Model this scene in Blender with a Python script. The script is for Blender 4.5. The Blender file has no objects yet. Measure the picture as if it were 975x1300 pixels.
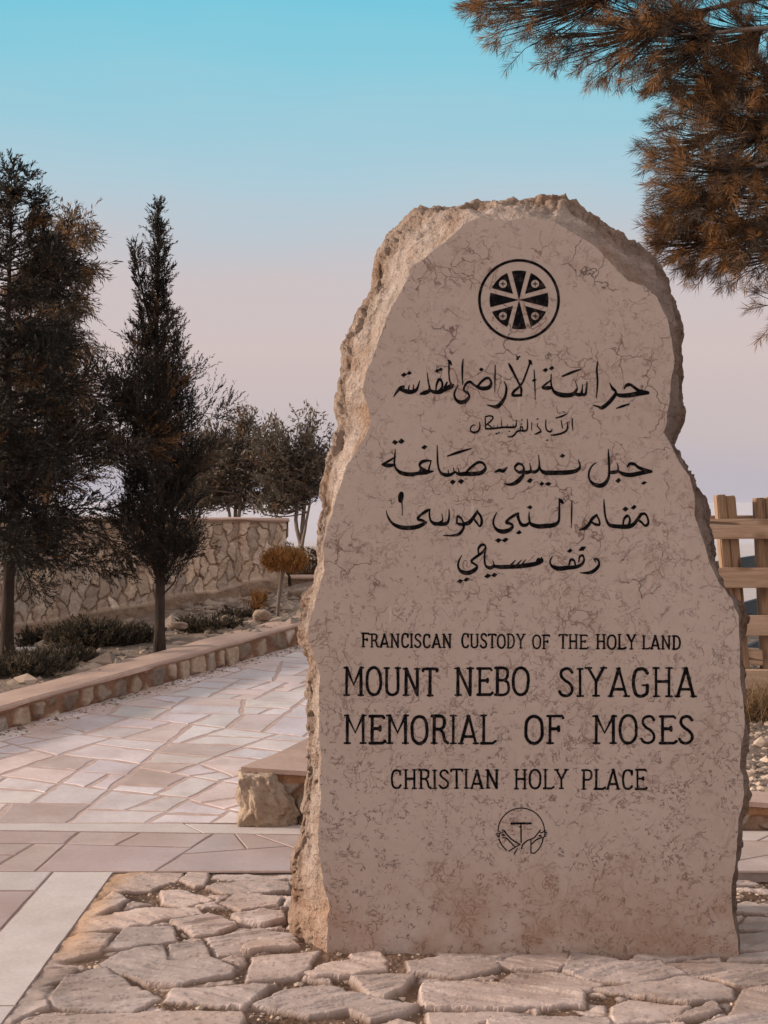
import bpy, bmesh, math, random
import numpy as np
from mathutils import Vector

R = math.radians
scene = bpy.context.scene
COL = scene.collection

# ------------------------------------------------------------------ camera, sky, sun, exposure
F, CX, HY, EYE = 1700.0, 487.5, 640.0, 1.5          # focal length / image centre / horizon in photo pixels, eye height in m
cam_d = bpy.data.cameras.new('camera'); cam = bpy.data.objects.new('camera', cam_d); COL.objects.link(cam)
cam.location = (0, 0, EYE); cam.rotation_euler = (R(90), 0, 0)
cam_d.sensor_fit = 'HORIZONTAL'; cam_d.sensor_width = 36; cam_d.lens = 36 * F / 975
cam_d.shift_y = -(650 - HY) / 975
cam_d.clip_start = 0.05; cam_d.clip_end = 60000
scene.camera = cam

EXPOSURE, FILL_GLOW = 0.8, 0.64
SUN_EL, SUN_AZ = 16.0, -87.0     # degrees; azimuth clockwise from +Y (the view), so the sun stands to the left, a little behind the stone
world = bpy.data.worlds.new('World'); scene.world = world; world.use_nodes = True
wt = world.node_tree; wn = wt.nodes; wn.clear()
def wnode(t, **k):
    n = wn.new(t)
    for a, v in k.items(): setattr(n, a, v)
    return n
w_out = wnode('ShaderNodeOutputWorld'); w_bg = wnode('ShaderNodeBackground')
w_sky = wnode('ShaderNodeTexSky', sky_type='NISHITA', sun_disc=False, sun_elevation=R(SUN_EL), sun_rotation=R(SUN_AZ), altitude=800, dust_density=2.0)
w_bg.inputs['Strength'].default_value = 0.1
w_geo = wnode('ShaderNodeTexCoord'); w_sep = wnode('ShaderNodeSeparateXYZ')
wt.links.new(w_geo.outputs['Generated'], w_sep.inputs[0])
def sl(c):   # sRGB 0..255 -> linear
    return tuple((x / 255 / 12.92) if x / 255 <= 0.04045 else ((x / 255 + 0.055) / 1.055) ** 2.4 for x in c)
w_noise = wnode('ShaderNodeTexNoise'); w_noise.inputs['Scale'].default_value = 2.2; w_noise.inputs['Detail'].default_value = 3
w_map = wnode('ShaderNodeMapping'); w_map.inputs['Scale'].default_value = (1, 1, 5)
wt.links.new(w_geo.outputs['Generated'], w_map.inputs[0]); wt.links.new(w_map.outputs[0], w_noise.inputs['Vector'])
w_n2 = wnode('ShaderNodeMath', operation='MULTIPLY_ADD'); w_n2.inputs[1].default_value = 0.10; w_n2.inputs[2].default_value = -0.05
wt.links.new(w_noise.outputs['Fac'], w_n2.inputs[0])
w_add = wnode('ShaderNodeMath', operation='ADD'); wt.links.new(w_sep.outputs['Z'], w_add.inputs[0]); wt.links.new(w_n2.outputs[0], w_add.inputs[1])
w_mr = wnode('ShaderNodeMapRange'); w_mr.inputs['From Min'].default_value = -0.1; w_mr.inputs['From Max'].default_value = 0.5
wt.links.new(w_add.outputs[0], w_mr.inputs['Value'])
w_ramp = wnode('ShaderNodeValToRGB')
SKYC = [(-0.1, (186, 180, 192)), (0.0, (186, 180, 190)), (0.05, (199, 186, 187)), (0.12, (209, 193, 191)), (0.17, (205, 194, 196)),
        (0.235, (176, 203, 216)), (0.30, (140, 203, 221)), (0.36, (112, 198, 222)), (0.5, (92, 178, 212))]
el = w_ramp.color_ramp.elements
while len(el) < len(SKYC): el.new(0.5)
for e, (z, c) in zip(el, SKYC):
    e.position = (z + 0.1) / 0.6; e.color = (*sl(c), 1)
wt.links.new(w_mr.outputs[0], w_ramp.inputs[0])
w_scale = wnode('ShaderNodeVectorMath', operation='SCALE'); w_scale.inputs['Scale'].default_value = 10.0 / 2 ** EXPOSURE    # brings the low band to the level of the Nishita sky, before the 0.1 strength
wt.links.new(w_ramp.outputs['Color'], w_scale.inputs[0])
def wmr(sock, a, b, c, d):
    n = wnode('ShaderNodeMapRange', interpolation_type='SMOOTHSTEP'); wt.links.new(sock, n.inputs['Value'])
    for k_, v_ in zip(('From Min', 'From Max', 'To Min', 'To Max'), (a, b, c, d)): n.inputs[k_].default_value = v_
    return n.outputs[0]
def wmix(f, a, b):
    n = wnode('ShaderNodeMix', data_type='RGBA')
    for k_, v_ in (('Factor', f), ('A', a), ('B', b)):
        if isinstance(v_, tuple): n.inputs[k_].default_value = (*v_, 1)
        elif isinstance(v_, float): n.inputs[k_].default_value = v_
        else: wt.links.new(v_, n.inputs[k_])
    return n.outputs['Result']
# added warm glow overhead and behind the viewer to light the face, part Nishita
fill_glow = wmix(0.25, tuple(x * FILL_GLOW * 10 for x in (1.0, 0.885, 0.825)), w_sky.outputs[0])
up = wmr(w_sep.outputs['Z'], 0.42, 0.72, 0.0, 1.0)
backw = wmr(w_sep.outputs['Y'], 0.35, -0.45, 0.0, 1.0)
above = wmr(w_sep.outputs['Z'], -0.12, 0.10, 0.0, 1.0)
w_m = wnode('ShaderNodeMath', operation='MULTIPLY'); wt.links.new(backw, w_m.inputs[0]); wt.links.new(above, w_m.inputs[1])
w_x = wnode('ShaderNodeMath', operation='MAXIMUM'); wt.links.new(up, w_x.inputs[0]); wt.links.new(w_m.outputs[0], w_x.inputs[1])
wt.links.new(wmix(w_x.outputs[0], w_scale.outputs[0], fill_glow), w_bg.inputs['Color']); wt.links.new(w_bg.outputs[0], w_out.inputs[0])

sun_d = bpy.data.lights.new('sun', 'SUN'); sun = bpy.data.objects.new('sun', sun_d); COL.objects.link(sun)
sun_d.energy = 3.0; sun_d.angle = R(6); sun_d.color = (1.0, 0.86, 0.72)
sd = Vector((math.sin(R(SUN_AZ)) * math.cos(R(SUN_EL)), math.cos(R(SUN_AZ)) * math.cos(R(SUN_EL)), math.sin(R(SUN_EL))))
sun.rotation_euler = sd.to_track_quat('Z', 'Y').to_euler(); sun.location = (-20, 6, 12)

scene.view_settings.view_transform = 'Standard'; scene.view_settings.look = 'None'
scene.view_settings.exposure = EXPOSURE; scene.view_settings.gamma = 1.0
scene.render.engine = 'CYCLES'
scene.cycles.use_denoising = True
scene.cycles.max_bounces = 6; scene.cycles.diffuse_bounces = 3; scene.cycles.transparent_max_bounces = 4
scene.cycles.volume_bounces = 0

rng = np.random.default_rng(7); random.seed(7)

# ------------------------------------------------------------------ helpers
def at(px, py, Y):
    return Vector(((px - CX) * Y / F, Y, EYE - (py - HY) * Y / F))
def ground_at(px, py, z=0.0):
    Y = F * (EYE - z) / (py - HY)
    return ((px - CX) * Y / F, Y)

def _hash(x, y, z):
    h = (x.astype(np.int64) * 374761393 + y.astype(np.int64) * 668265263 + z.astype(np.int64) * 2147483629) & 0xffffffff
    h = ((h ^ (h >> 13)) * 1274126177) & 0xffffffff
    h = ((h ^ (h >> 16)) * 2246822519) & 0xffffffff
    return ((h ^ (h >> 15)) & 0xffffff) / float(0xffffff) * 2 - 1
def vnoise(x, y, z=0.0):
    x, y, z = np.broadcast_arrays(np.asarray(x, float), np.asarray(y, float), np.asarray(z, float))
    xi, yi, zi = np.floor(x), np.floor(y), np.floor(z)
    fx, fy, fz = x - xi, y - yi, z - zi
    fx, fy, fz = [f * f * f * (f * (f * 6 - 15) + 10) for f in (fx, fy, fz)]
    r = 0
    for dx in (0, 1):
        for dy in (0, 1):
            for dz in (0, 1):
                r = r + _hash(xi + dx, yi + dy, zi + dz) * (fx if dx else 1 - fx) * (fy if dy else 1 - fy) * (fz if dz else 1 - fz)
    return r
def fbm(x, y, z=0.0, oct=4, gain=0.5):
    a, s, r = 1.0, 0.0, 0
    for o in range(oct):
        r = r + a * vnoise(np.asarray(x) * 2 ** o + 13.7 * o, np.asarray(y) * 2 ** o + 7.1 * o, np.asarray(z) * 2 ** o + 3.3 * o); s += a; a *= gain
    return r / s
def sstep(a, b, x):
    t = np.clip((x - a) / (b - a), 0, 1); return t * t * (3 - 2 * t)

def link(o, parent=None):
    COL.objects.link(o)
    if parent is not None: o.parent = parent
    return o
def tag(o, label=None, cat=None, group=None, kind=None):
    if label: o['label'] = label
    if cat: o['category'] = cat
    if group: o['group'] = group
    if kind: o['kind'] = kind
    return o
def empty(name, loc, rz=0.0):
    o = bpy.data.objects.new(name, None); o.location = loc; o.rotation_euler = (0, 0, rz); o.empty_display_size = 0.1
    return link(o)
def mesh(name, V, faces, mat, parent=None, smooth=False, tone=None, loc=None):
    """V (N,3) world (or local) coordinates; faces: an (M,k) array or a list of arrays / lists. With a parent the vertices are made local to it."""
    V = np.asarray(V, dtype=np.float64).reshape(-1, 3)
    if parent is not None and loc is None:
        pl = np.array(parent.location)
        p = parent.parent
        while p is not None: pl = pl + np.array(p.location); p = p.parent
        V = V - pl
    elif loc is not None:
        V = V - np.array(loc)
    me = bpy.data.meshes.new(name)
    if isinstance(faces, np.ndarray):
        n, k = faces.shape; idx = faces.ravel(); tot = np.full(n, k)
    else:
        tot = np.array([len(f) for f in faces]); idx = np.concatenate([np.asarray(f) for f in faces]); n = len(tot)
    me.vertices.add(len(V)); me.vertices.foreach_set('co', V.astype(np.float32).ravel())
    me.loops.add(len(idx)); me.loops.foreach_set('vertex_index', idx.astype(np.int32))
    me.polygons.add(n); me.polygons.foreach_set('loop_start', (np.cumsum(tot) - tot).astype(np.int32))
    me.polygons.foreach_set('loop_total', tot.astype(np.int32))
    if tone is not None:
        a = me.color_attributes.new('tone', 'FLOAT_COLOR', 'POINT')
        t = np.asarray(tone, dtype=np.float32)
        if t.ndim == 1: t = np.stack([t, t, t, np.ones_like(t)], 1)
        elif t.shape[1] == 3: t = np.concatenate([t, np.ones((len(t), 1), np.float32)], 1)
        a.data.foreach_set('color', t.astype(np.float32).ravel())
    me.update(calc_edges=True); me.validate()
    me.polygons.foreach_set('use_smooth', np.full(len(me.polygons), bool(smooth)))
    if mat: me.materials.append(mat)
    o = bpy.data.objects.new(name, me)
    if loc is not None: o.location = loc
    return link(o, parent)
def grid_faces(nu, nv, off=0):
    i, j = np.meshgrid(np.arange(nu - 1), np.arange(nv - 1), indexing='ij')
    a = (i * nv + j).ravel() + off
    return np.stack([a, a + nv, a + nv + 1, a + 1], 1)
class MB:
    """collects pieces into one mesh"""
    def __init__(s): s.V = []; s.F = []; s.T = []; s.n = 0
    def add(s, V, Fs, tone=None):
        V = np.asarray(V, float).reshape(-1, 3)
        s.V.append(V); s.F += [np.asarray(f) + s.n for f in Fs]; s.n += len(V)
        if tone is None: tone = (1, 1, 1)
        t = np.asarray(tone, float)
        s.T.append(np.tile(t, (len(V), 1)) if t.ndim == 1 else t)
    def tube(s, pts, rad, n=7, tone=None):
        pts = np.asarray(pts, float); rad = np.broadcast_to(rad, (len(pts),))
        d = np.gradient(pts, axis=0); d /= np.linalg.norm(d, axis=1)[:, None] + 1e-9
        ref = np.where(np.abs(d[:, 2:3]) > 0.9, np.array([[1., 0, 0]]), np.array([[0, 0, 1.]]))
        u = np.cross(d, ref); u /= np.linalg.norm(u, axis=1)[:, None] + 1e-9; v = np.cross(d, u)
        a = np.linspace(0, 2 * np.pi, n, endpoint=False)
        V = pts[:, None] + rad[:, None, None] * (np.cos(a)[None, :, None] * u[:, None] + np.sin(a)[None, :, None] * v[:, None])
        m = len(pts); Fs = []
        for i in range(m - 1):
            for k in range(n): Fs.append([i * n + k, i * n + (k + 1) % n, (i + 1) * n + (k + 1) % n, (i + 1) * n + k])
        Fs.append(list(range(n))[::-1]); Fs.append([(m - 1) * n + k for k in range(n)])
        s.add(V.reshape(-1, 3), Fs, tone)
    def build(s, name, mat, parent=None, smooth=False, loc=None):
        return mesh(name, np.concatenate(s.V), s.F, mat, parent, smooth, np.concatenate(s.T), loc)
def bevel_box(sx, sy, sz, b=0.006, seed=0, rough=0.0, seg=1):
    bm = bmesh.new(); bmesh.ops.create_cube(bm, size=1)
    bmesh.ops.scale(bm, vec=(sx, sy, sz), verts=bm.verts)
    if seg > 1:
        long = [e for e in bm.edges if abs((e.verts[0].co - e.verts[1].co).normalized()[max(range(3), key=lambda k: (sx, sy, sz)[k])]) > .9]
        bmesh.ops.subdivide_edges(bm, edges=long, cuts=seg, use_grid_fill=True)
    bmesh.ops.bevel(bm, geom=[e for e in bm.edges if e.calc_face_angle(0) > 0.5], offset=b, segments=2, affect='EDGES')
    r = random.Random(seed)
    for v in bm.verts:
        v.co += Vector((r.uniform(-1, 1), r.uniform(-1, 1), r.uniform(-1, 1))) * rough
    bm.verts.index_update()
    V = np.array([v.co[:] for v in bm.verts]); Fs = [[v.index for v in f.verts] for f in bm.faces]; bm.free()
    return V, Fs

# ------------------------------------------------------------------ materials
class NT:
    def __init__(s, name):
        s.m = bpy.data.materials.new(name); s.m.use_nodes = True; s.t = s.m.node_tree; s.t.nodes.clear()
        s.out = s.n('ShaderNodeOutputMaterial'); s.b = s.n('ShaderNodeBsdfPrincipled'); s.t.links.new(s.b.outputs[0], s.out.inputs[0])
        s.b.inputs['Roughness'].default_value = 0.9; s.b.inputs['Specular IOR Level'].default_value = 0.25
        s.co = s.n('ShaderNodeTexCoord').outputs['Object']
    def n(s, t, **k):
        n = s.t.nodes.new(t)
        for a, v in k.items(): setattr(n, a, v)
        return n
    def l(s, a, b): s.t.links.new(a, b)
    def noise(s, scale, detail=4, rough=0.55, vec=None, dist=0.0, col=False):
        n = s.n('ShaderNodeTexNoise'); n.inputs['Scale'].default_value = scale; n.inputs['Detail'].default_value = detail
        n.inputs['Roughness'].default_value = rough; n.inputs['Distortion'].default_value = dist
        s.l(vec or s.co, n.inputs['Vector']); return n.outputs['Color' if col else 'Fac']
    def mapping(s, scale, rot=(0, 0, 0)):
        n = s.n('ShaderNodeMapping'); n.inputs['Scale'].default_value = scale; n.inputs['Rotation'].default_value = rot; s.l(s.co, n.inputs[0]); return n.outputs[0]
    def rng(s, v, a, b, c=0.0, d=1.0):
        n = s.n('ShaderNodeMapRange'); s.l(v, n.inputs['Value'])
        for k, x in zip(('From Min', 'From Max', 'To Min', 'To Max'), (a, b, c, d)): n.inputs[k].default_value = x
        return n.outputs[0]
    def math(s, op, a, b=None):
        n = s.n('ShaderNodeMath', operation=op)
        for i, x in enumerate((a, b)):
            if x is None: continue
            if isinstance(x, (int, float)): n.inputs[i].default_value = x
            else: s.l(x, n.inputs[i])
        return n.outputs[0]
    def mix(s, f, a, b, blend='MIX'):
        n = s.n('ShaderNodeMix', data_type='RGBA', blend_type=blend)
        for k, x in (('Factor', f), ('A', a), ('B', b)):
            if isinstance(x, (int, float)): n.inputs[k].default_value = x
            elif isinstance(x, tuple): n.inputs[k].default_value = (*x, 1)
            else: s.l(x, n.inputs[k])
        return n.outputs['Result']
    def tone(s, c):
        a = s.n('ShaderNodeVertexColor', layer_name='tone'); return s.mix(1.0, c, a.outputs['Color'], 'MULTIPLY')
    def bump(s, h, strength=0.5, dist=0.01, normal=None):
        n = s.n('ShaderNodeBump'); n.inputs['Strength'].default_value = strength; n.inputs['Distance'].default_value = dist
        s.l(h, n.inputs['Height'])
        if normal: s.l(normal, n.inputs['Normal'])
        return n.outputs[0]
    def done(s, col, normal=None, rough=None):
        if isinstance(col, tuple): s.b.inputs['Base Color'].default_value = (*col, 1)
        else: s.l(col, s.b.inputs['Base Color'])
        if normal: s.l(normal, s.b.inputs['Normal'])
        if rough is not None: s.b.inputs['Roughness'].default_value = rough
        return s.m

def rock_mat(name, c1, c2, c3=None, scale=6.0, bump=0.5, bd=0.012, tone=True, fine=60.0, rough=0.92, streak=None, grain=0.35):
    m = NT(name)
    vec = m.mapping(streak) if streak else None
    n1 = m.noise(scale, 6, 0.62, vec); n2 = m.noise(fine, 5, 0.65, vec)
    col = m.mix(m.rng(n1, 0.35, 0.65), c1, c2)
    if c3: col = m.mix(m.rng(m.noise(scale * 0.45, 4, 0.6), 0.52, 0.68), col, c3)
    col = m.mix(m.rng(n2, 0.3, 0.7, 0.0, grain), col, tuple(x * 0.55 for x in c1))
    if tone: col = m.tone(col)
    b1 = m.bump(n1, bump, bd * 2.2); b2 = m.bump(n2, bump, bd * 0.5, b1)
    return m.done(col, b2, rough)

def face_mat():
    m = NT('polished_limestone'); co = m.co
    wn = m.noise(7.0, 3, 0.6, col=True)
    dv = m.n('ShaderNodeVectorMath', operation='MULTIPLY_ADD'); m.l(wn, dv.inputs[0]); dv.inputs[1].default_value = (0.16, 0.16, 0.16); m.l(co, dv.inputs[2])
    wv = dv.outputs[0]
    base = m.mix(m.rng(m.noise(3.0, 5, 0.6), 0.3, 0.7), FACE1, FACE2)
    base = m.mix(m.rng(m.noise(1.3, 4, 0.6), 0.48, 0.75, 0, 0.6), base, FACE3)
    base = m.mix(m.rng(m.noise(38, 4, 0.7), 0.42, 0.72, 0, 0.22), base, tuple(x * 0.62 for x in FACE1))
    base = m.mix(m.rng(m.noise(14, 5, 0.7), 0.5, 0.72, 0, 0.22), base, (0.58, 0.44, 0.37))
    # brown stylolite veins: contour lines of noise, broken up by a second noise
    def vein(scale, width, mscale, lo, hi, vec, det=3, rgh=0.6):
        nz = m.noise(scale, det, rgh, vec)
        d = m.math('ABSOLUTE', m.math('SUBTRACT', nz, 0.5))
        line = m.rng(d, 0.0, width, 1.0, 0.0)
        return m.math('MULTIPLY', line, m.rng(m.noise(mscale, 4, 0.65), lo, hi))
    gm0 = m.n('ShaderNodeSeparateXYZ'); m.l(co, gm0.inputs[0])
    hi_ = m.rng(gm0.outputs['Z'], 0.5, 1.3, 0.35, 1.0); lo_ = m.rng(gm0.outputs['Z'], 0.6, 1.6, 1.0, 0.45)
    fine = m.noise(34, 3, 0.6, col=True)
    dv2 = m.n('ShaderNodeVectorMath', operation='MULTIPLY_ADD'); m.l(fine, dv2.inputs[0]); dv2.inputs[1].default_value = (0.034, 0.034, 0.034); m.l(wv, dv2.inputs[2])
    def crack(scale, w, ms, lo, hi, amt):
        vo = m.n('ShaderNodeTexVoronoi', feature='DISTANCE_TO_EDGE'); vo.inputs['Scale'].default_value = scale; m.l(dv2.outputs[0], vo.inputs['Vector'])
        return m.math('MULTIPLY', m.math('MULTIPLY', m.rng(vo.outputs['Distance'], w * 0.3, w, 1.0, 0.0), m.rng(m.noise(ms, 4, 0.65), lo, hi)), amt)
    v1 = m.math('MULTIPLY', crack(7.5, 0.022, 5.0, 0.50, 0.58, 1.0), hi_)
    v2 = m.math('MULTIPLY', crack(17, 0.045, 6.0, 0.53, 0.60, 0.85), m.rng(gm0.outputs['Z'], 0.3, 1.2, 0.55, 1.0))
    v3 = m.math('MULTIPLY', vein(22, 0.032, 14.0, 0.51, 0.57, wv, 3, 0.6), lo_)
    v4 = m.math('MULTIPLY', vein(38, 0.055, 27.0, 0.54, 0.59, wv, 1, 0.6), lo_)
    v = m.math('MAXIMUM', m.math('MAXIMUM', v1, v2), m.math('MAXIMUM', v3, v4))
    sp = m.rng(m.noise(95, 2, 0.5), 0.68, 0.73)      # dark pits
    sp = m.math('MULTIPLY', sp, m.rng(m.noise(9, 3), 0.45, 0.6))
    v = m.math('MAXIMUM', v, sp)
    red = m.mix(m.rng(m.noise(6, 3), 0.4, 0.65), (0.040, 0.022, 0.018), (0.13, 0.058, 0.04))
    col = m.mix(m.math('MULTIPLY', v, 0.74), base, red)
    halo = vein(8, 0.06, 5.0, 0.52, 0.68, wv, 4, 0.6)
    col = m.mix(m.math('MULTIPLY', halo, 0.30), col, (0.22, 0.10, 0.07))
    gm = m.n('ShaderNodeSeparateXYZ'); m.l(co, gm.inputs[0])
    # faint pale scratches
    sc = m.noise(1.0, 2, 0.5, m.mapping((60, 1, 4.0), (0, R(8), 0)))
    sc = m.math('MULTIPLY', m.rng(sc, 0.70, 0.71), m.rng(m.noise(3.5, 2), 0.56, 0.62))
    col = m.mix(m.math('MULTIPLY', sc, 0.35), col, (0.62, 0.52, 0.46))
    # earth splashed up from the ground
    dirt = m.math('MULTIPLY', m.rng(gm.outputs['Z'], 0.03, 0.34, 1.0, 0.0), m.rng(m.noise(7, 5, 0.65), 0.35, 0.62))
    col = m.mix(m.math('MULTIPLY', dirt, 0.6), col, (0.27, 0.14, 0.075))
    h = m.math('SUBTRACT', m.math('MULTIPLY', m.noise(30, 5, 0.65), 0.5), v)
    return m.done(col, m.bump(h, 0.35, 0.006), 0.72)

def foliage_mat(name, trans=0.25, rough=0.6):
    m = NT(name)
    a = m.n('ShaderNodeVertexColor', layer_name='tone')
    m.b.inputs['Specular IOR Level'].default_value = 0.2
    m.l(a.outputs['Color'], m.b.inputs['Base Color']); m.b.inputs['Roughness'].default_value = rough
    tr = m.n('ShaderNodeBsdfTranslucent'); m.l(a.outputs['Color'], tr.inputs['Color'])
    mx = m.n('ShaderNodeMixShader'); mx.inputs[0].default_value = trans
    m.l(m.b.outputs[0], mx.inputs[1]); m.l(tr.outputs[0], mx.inputs[2]); m.l(mx.outputs[0], m.out.inputs[0])
    return m.m

def wood_mat(name, c1, c2, dark):
    m = NT(name)
    oi = m.n('ShaderNodeObjectInfo')
    cv = m.n('ShaderNodeCombineXYZ'); m.l(m.math('MULTIPLY', oi.outputs['Random'], 37.0), cv.inputs[0]); m.l(m.math('MULTIPLY', oi.outputs['Random'], 11.0), cv.inputs[2])
    ad = m.n('ShaderNodeVectorMath', operation='ADD'); m.l(m.co, ad.inputs[0]); m.l(cv.outputs[0], ad.inputs[1])
    mp = m.n('ShaderNodeMapping'); mp.inputs['Scale'].default_value = (1.2, 14, 14); m.l(ad.outputs[0], mp.inputs[0])
    g1 = m.noise(2.0, 5, 0.6, mp.outputs[0], 1.2); 
    mp2 = m.n('ShaderNodeMapping'); mp2.inputs['Scale'].default_value = (3, 90, 90); m.l(ad.outputs[0], mp2.inputs[0])
    g2 = m.noise(2.0, 4, 0.7, mp2.outputs[0])
    mp3 = m.n('ShaderNodeMapping'); mp3.inputs['Scale'].default_value = (4.0, 11, 11); m.l(ad.outputs[0], mp3.inputs[0])
    vo = m.n('ShaderNodeTexVoronoi'); vo.inputs['Scale'].default_value = 0.9; m.l(mp3.outputs[0], vo.inputs['Vector'])
    knot = m.rng(vo.outputs['Distance'], 0.10, 0.26, 1.0, 0.0)
    col = m.mix(m.rng(g1, 0.35, 0.65), c1, c2)
    col = m.mix(m.rng(g2, 0.45, 0.75, 0, 0.6), col, dark)
    col = m.mix(m.math('MULTIPLY', knot, 0.75), col, dark)
    crack = m.rng(m.noise(1.6, 2, 0.5, mp.outputs[0]), 0.66, 0.70)
    col = m.mix(m.math('MULTIPLY', crack, 0.8), col, tuple(x * 0.35 for x in dark))
    col = m.mix(m.rng(oi.outputs['Random'], 0, 1, 0.0, 0.3), col, dark)
    h = m.math('SUBTRACT', g2, crack)
    return m.done(col, m.bump(h, 0.5, 0.004), 0.75)

FACE1, FACE2, FACE3 = (0.465, 0.362, 0.318), (0.43, 0.328, 0.283), (0.405, 0.315, 0.262)
M_FACE = face_mat()
M_ROUGH = rock_mat('rough_limestone', (0.29, 0.215, 0.175), (0.46, 0.36, 0.305), (0.30, 0.19, 0.13), 15, 1.0, 0.026, True, 56, 0.92, None, 0.28)
M_FLAG = rock_mat('flagstone_rock', (0.44, 0.345, 0.305), (0.56, 0.455, 0.415), (0.40, 0.30, 0.255), 6, 0.6, 0.005, True, 80, 0.85, None, 0.20)
M_SLAB = rock_mat('path_limestone', (0.66, 0.55, 0.54), (0.76, 0.66, 0.65), (0.64, 0.51, 0.47), 3.0, 0.3, 0.004, True, 45, 0.42)
def stain(mat, amt):
    t = mat.node_tree; b = t.nodes['Principled BSDF']; src = b.inputs['Base Color'].links[0].from_socket
    co = t.nodes.new('ShaderNodeTexCoord'); n = t.nodes.new('ShaderNodeTexNoise'); n.inputs['Scale'].default_value = 2.3; n.inputs['Detail'].default_value = 6; n.inputs['Roughness'].default_value = 0.68; t.links.new(co.outputs['Object'], n.inputs['Vector'])
    mr = t.nodes.new('ShaderNodeMapRange'); mr.inputs['From Min'].default_value = 0.46; mr.inputs['From Max'].default_value = 0.68; mr.inputs['To Max'].default_value = amt; t.links.new(n.outputs['Fac'], mr.inputs['Value'])
    mx = t.nodes.new('ShaderNodeMix'); mx.data_type = 'RGBA'; mx.inputs['B'].default_value = (0.30, 0.205, 0.165, 1); t.links.new(mr.outputs[0], mx.inputs['Factor']); t.links.new(src, mx.inputs['A']); t.links.new(mx.outputs['Result'], b.inputs['Base Color'])
stain(M_SLAB, 0.42)
M_BORDER = rock_mat('border_limestone', (0.54, 0.46, 0.43), (0.62, 0.545, 0.51), None, 3.5, 0.25, 0.004, True, 60, 0.6)
M_GROUT = rock_mat('pink_mortar', (0.44, 0.31, 0.27), (0.54, 0.40, 0.355), None, 14, 0.5, 0.005, False, 120)
stain(M_BORDER, 0.30)
M_JOINT = rock_mat('dark_mortar', (0.24, 0.155, 0.125), (0.33, 0.22, 0.18), None, 14, 0.5, 0.005, False, 120)
M_KERBCAP = rock_mat('kerb_cap_cement', (0.44, 0.29, 0.23), (0.52, 0.36, 0.29), (0.40, 0.27, 0.22), 3.5, 0.3, 0.006, False, 50, 0.85)
M_WALLST = rock_mat('wall_fieldstone', (0.43, 0.33, 0.27), (0.58, 0.47, 0.39), (0.38, 0.27, 0.20), 9, 1.0, 0.02, True, 45)
M_SOIL = rock_mat('dry_soil', (0.20, 0.14, 0.11), (0.32, 0.24, 0.19), (0.13, 0.10, 0.08), 5, 0.9, 0.02, False, 40)
M_PEBBLE = rock_mat('pale_pebble', (0.50, 0.38, 0.30), (0.60, 0.48, 0.40), None, 9, 0.4, 0.006, True, 60)
M_FAR = rock_mat('desert_slope', (0.34, 0.27, 0.23), (0.44, 0.36, 0.31), None, 0.02, 0.2, 0.5, False, 0.3)
M_BARK = rock_mat('tree_bark', (0.040, 0.026, 0.020), (0.075, 0.050, 0.038), None, 14, 1.0, 0.02, False, 60, 0.95, (1, 1, 0.3))
M_BARKL = rock_mat('grey_bark', (0.17, 0.125, 0.10), (0.25, 0.19, 0.16), None, 14, 0.9, 0.02, False, 60, 0.95, (1, 1, 0.3))
M_LEAF = foliage_mat('conifer_foliage', 0.1)
M_NEEDLE = foliage_mat('pine_needles', 0.25, 0.5)
M_OLIVE = foliage_mat('olive_leaves', 0.25, 0.5)
M_DRY = foliage_mat('dry_foliage', 0.3, 0.8)
M_WOOD = wood_mat('new_fence_wood', (0.50, 0.33, 0.225), (0.64, 0.45, 0.325), (0.24, 0.13, 0.075))
M_POST = wood_mat('old_post_wood', (0.30, 0.18, 0.11), (0.42, 0.27, 0.17), (0.10, 0.05, 0.03))
M_SHADEWOOD = wood_mat('shade_toned_wood', (0.055, 0.065, 0.080), (0.085, 0.095, 0.11), (0.03, 0.034, 0.042))  # shade on the back fence is put into this wood colour
_p = NT('black_letter_paint'); _p.b.inputs['Specular IOR Level'].default_value = 0.08; M_INK = _p.done(_p.mix(_p.rng(_p.noise(55, 5, 0.7), 0.50, 0.72, 0, 0.75), (0.0035, 0.003, 0.004), (0.075, 0.055, 0.048)), _p.bump(_p.noise(160, 3), 0.4, 0.002), 0.85)

# ------------------------------------------------------------------ lie of the land
def path_z(Y): return 0.045 * np.maximum(0, np.asarray(Y, float) - 6.2)
KN = np.array([-2.38, 8.30]); KD = np.array([0.414, 0.910]); KD = KD / np.linalg.norm(KD); KP = np.array([-KD[1], KD[0]])   # left kerb: point, direction, away from the path
def kerb_h(Y): return 0.155 + 0.011 * (np.asarray(Y, float) - 8.3)
def kerb_top(Y): return path_z(Y) + kerb_h(Y)
WA, WB = np.array([-3.73, 13.0]), np.array([-1.07, 14.5])           # base line of the tall stone wall
WD = (WB - WA) / np.linalg.norm(WB - WA); WNRM = np.array([WD[1], -WD[0]])
def left_bed_z(X, Y):
    X = np.asarray(X, float); Y = np.asarray(Y, float)
    d = (X - KN[0]) * KP[0] + (Y - KN[1]) * KP[1]
    s = (X - KN[0]) * KD[0] + (Y - KN[1]) * KD[1]
    yk = KN[1] + s * KD[1]
    zk = kerb_top(np.clip(yk, 5, 15)) - 0.03
    w = ((X - WA[0]) * WD[0] + (Y - WA[1]) * WD[1]) / np.linalg.norm(WB - WA)
    zw = 0.16 + 0.44 * np.clip(w, -0.4, 1.15)
    dw = -((X - WA[0]) * WNRM[0] + (Y - WA[1]) * WNRM[1])            # negative in front of the wall
    front = np.maximum(-dw, 0)
    t = sstep(0, 1, (d - 0.28) / (d - 0.28 + front + 1e-6))
    z = zk * (1 - t) + zw * t
    return np.where(d < 0.28, zk, z) + 0.03 * fbm(X * 2.2, Y * 2.2, 1.0, 4)
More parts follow.
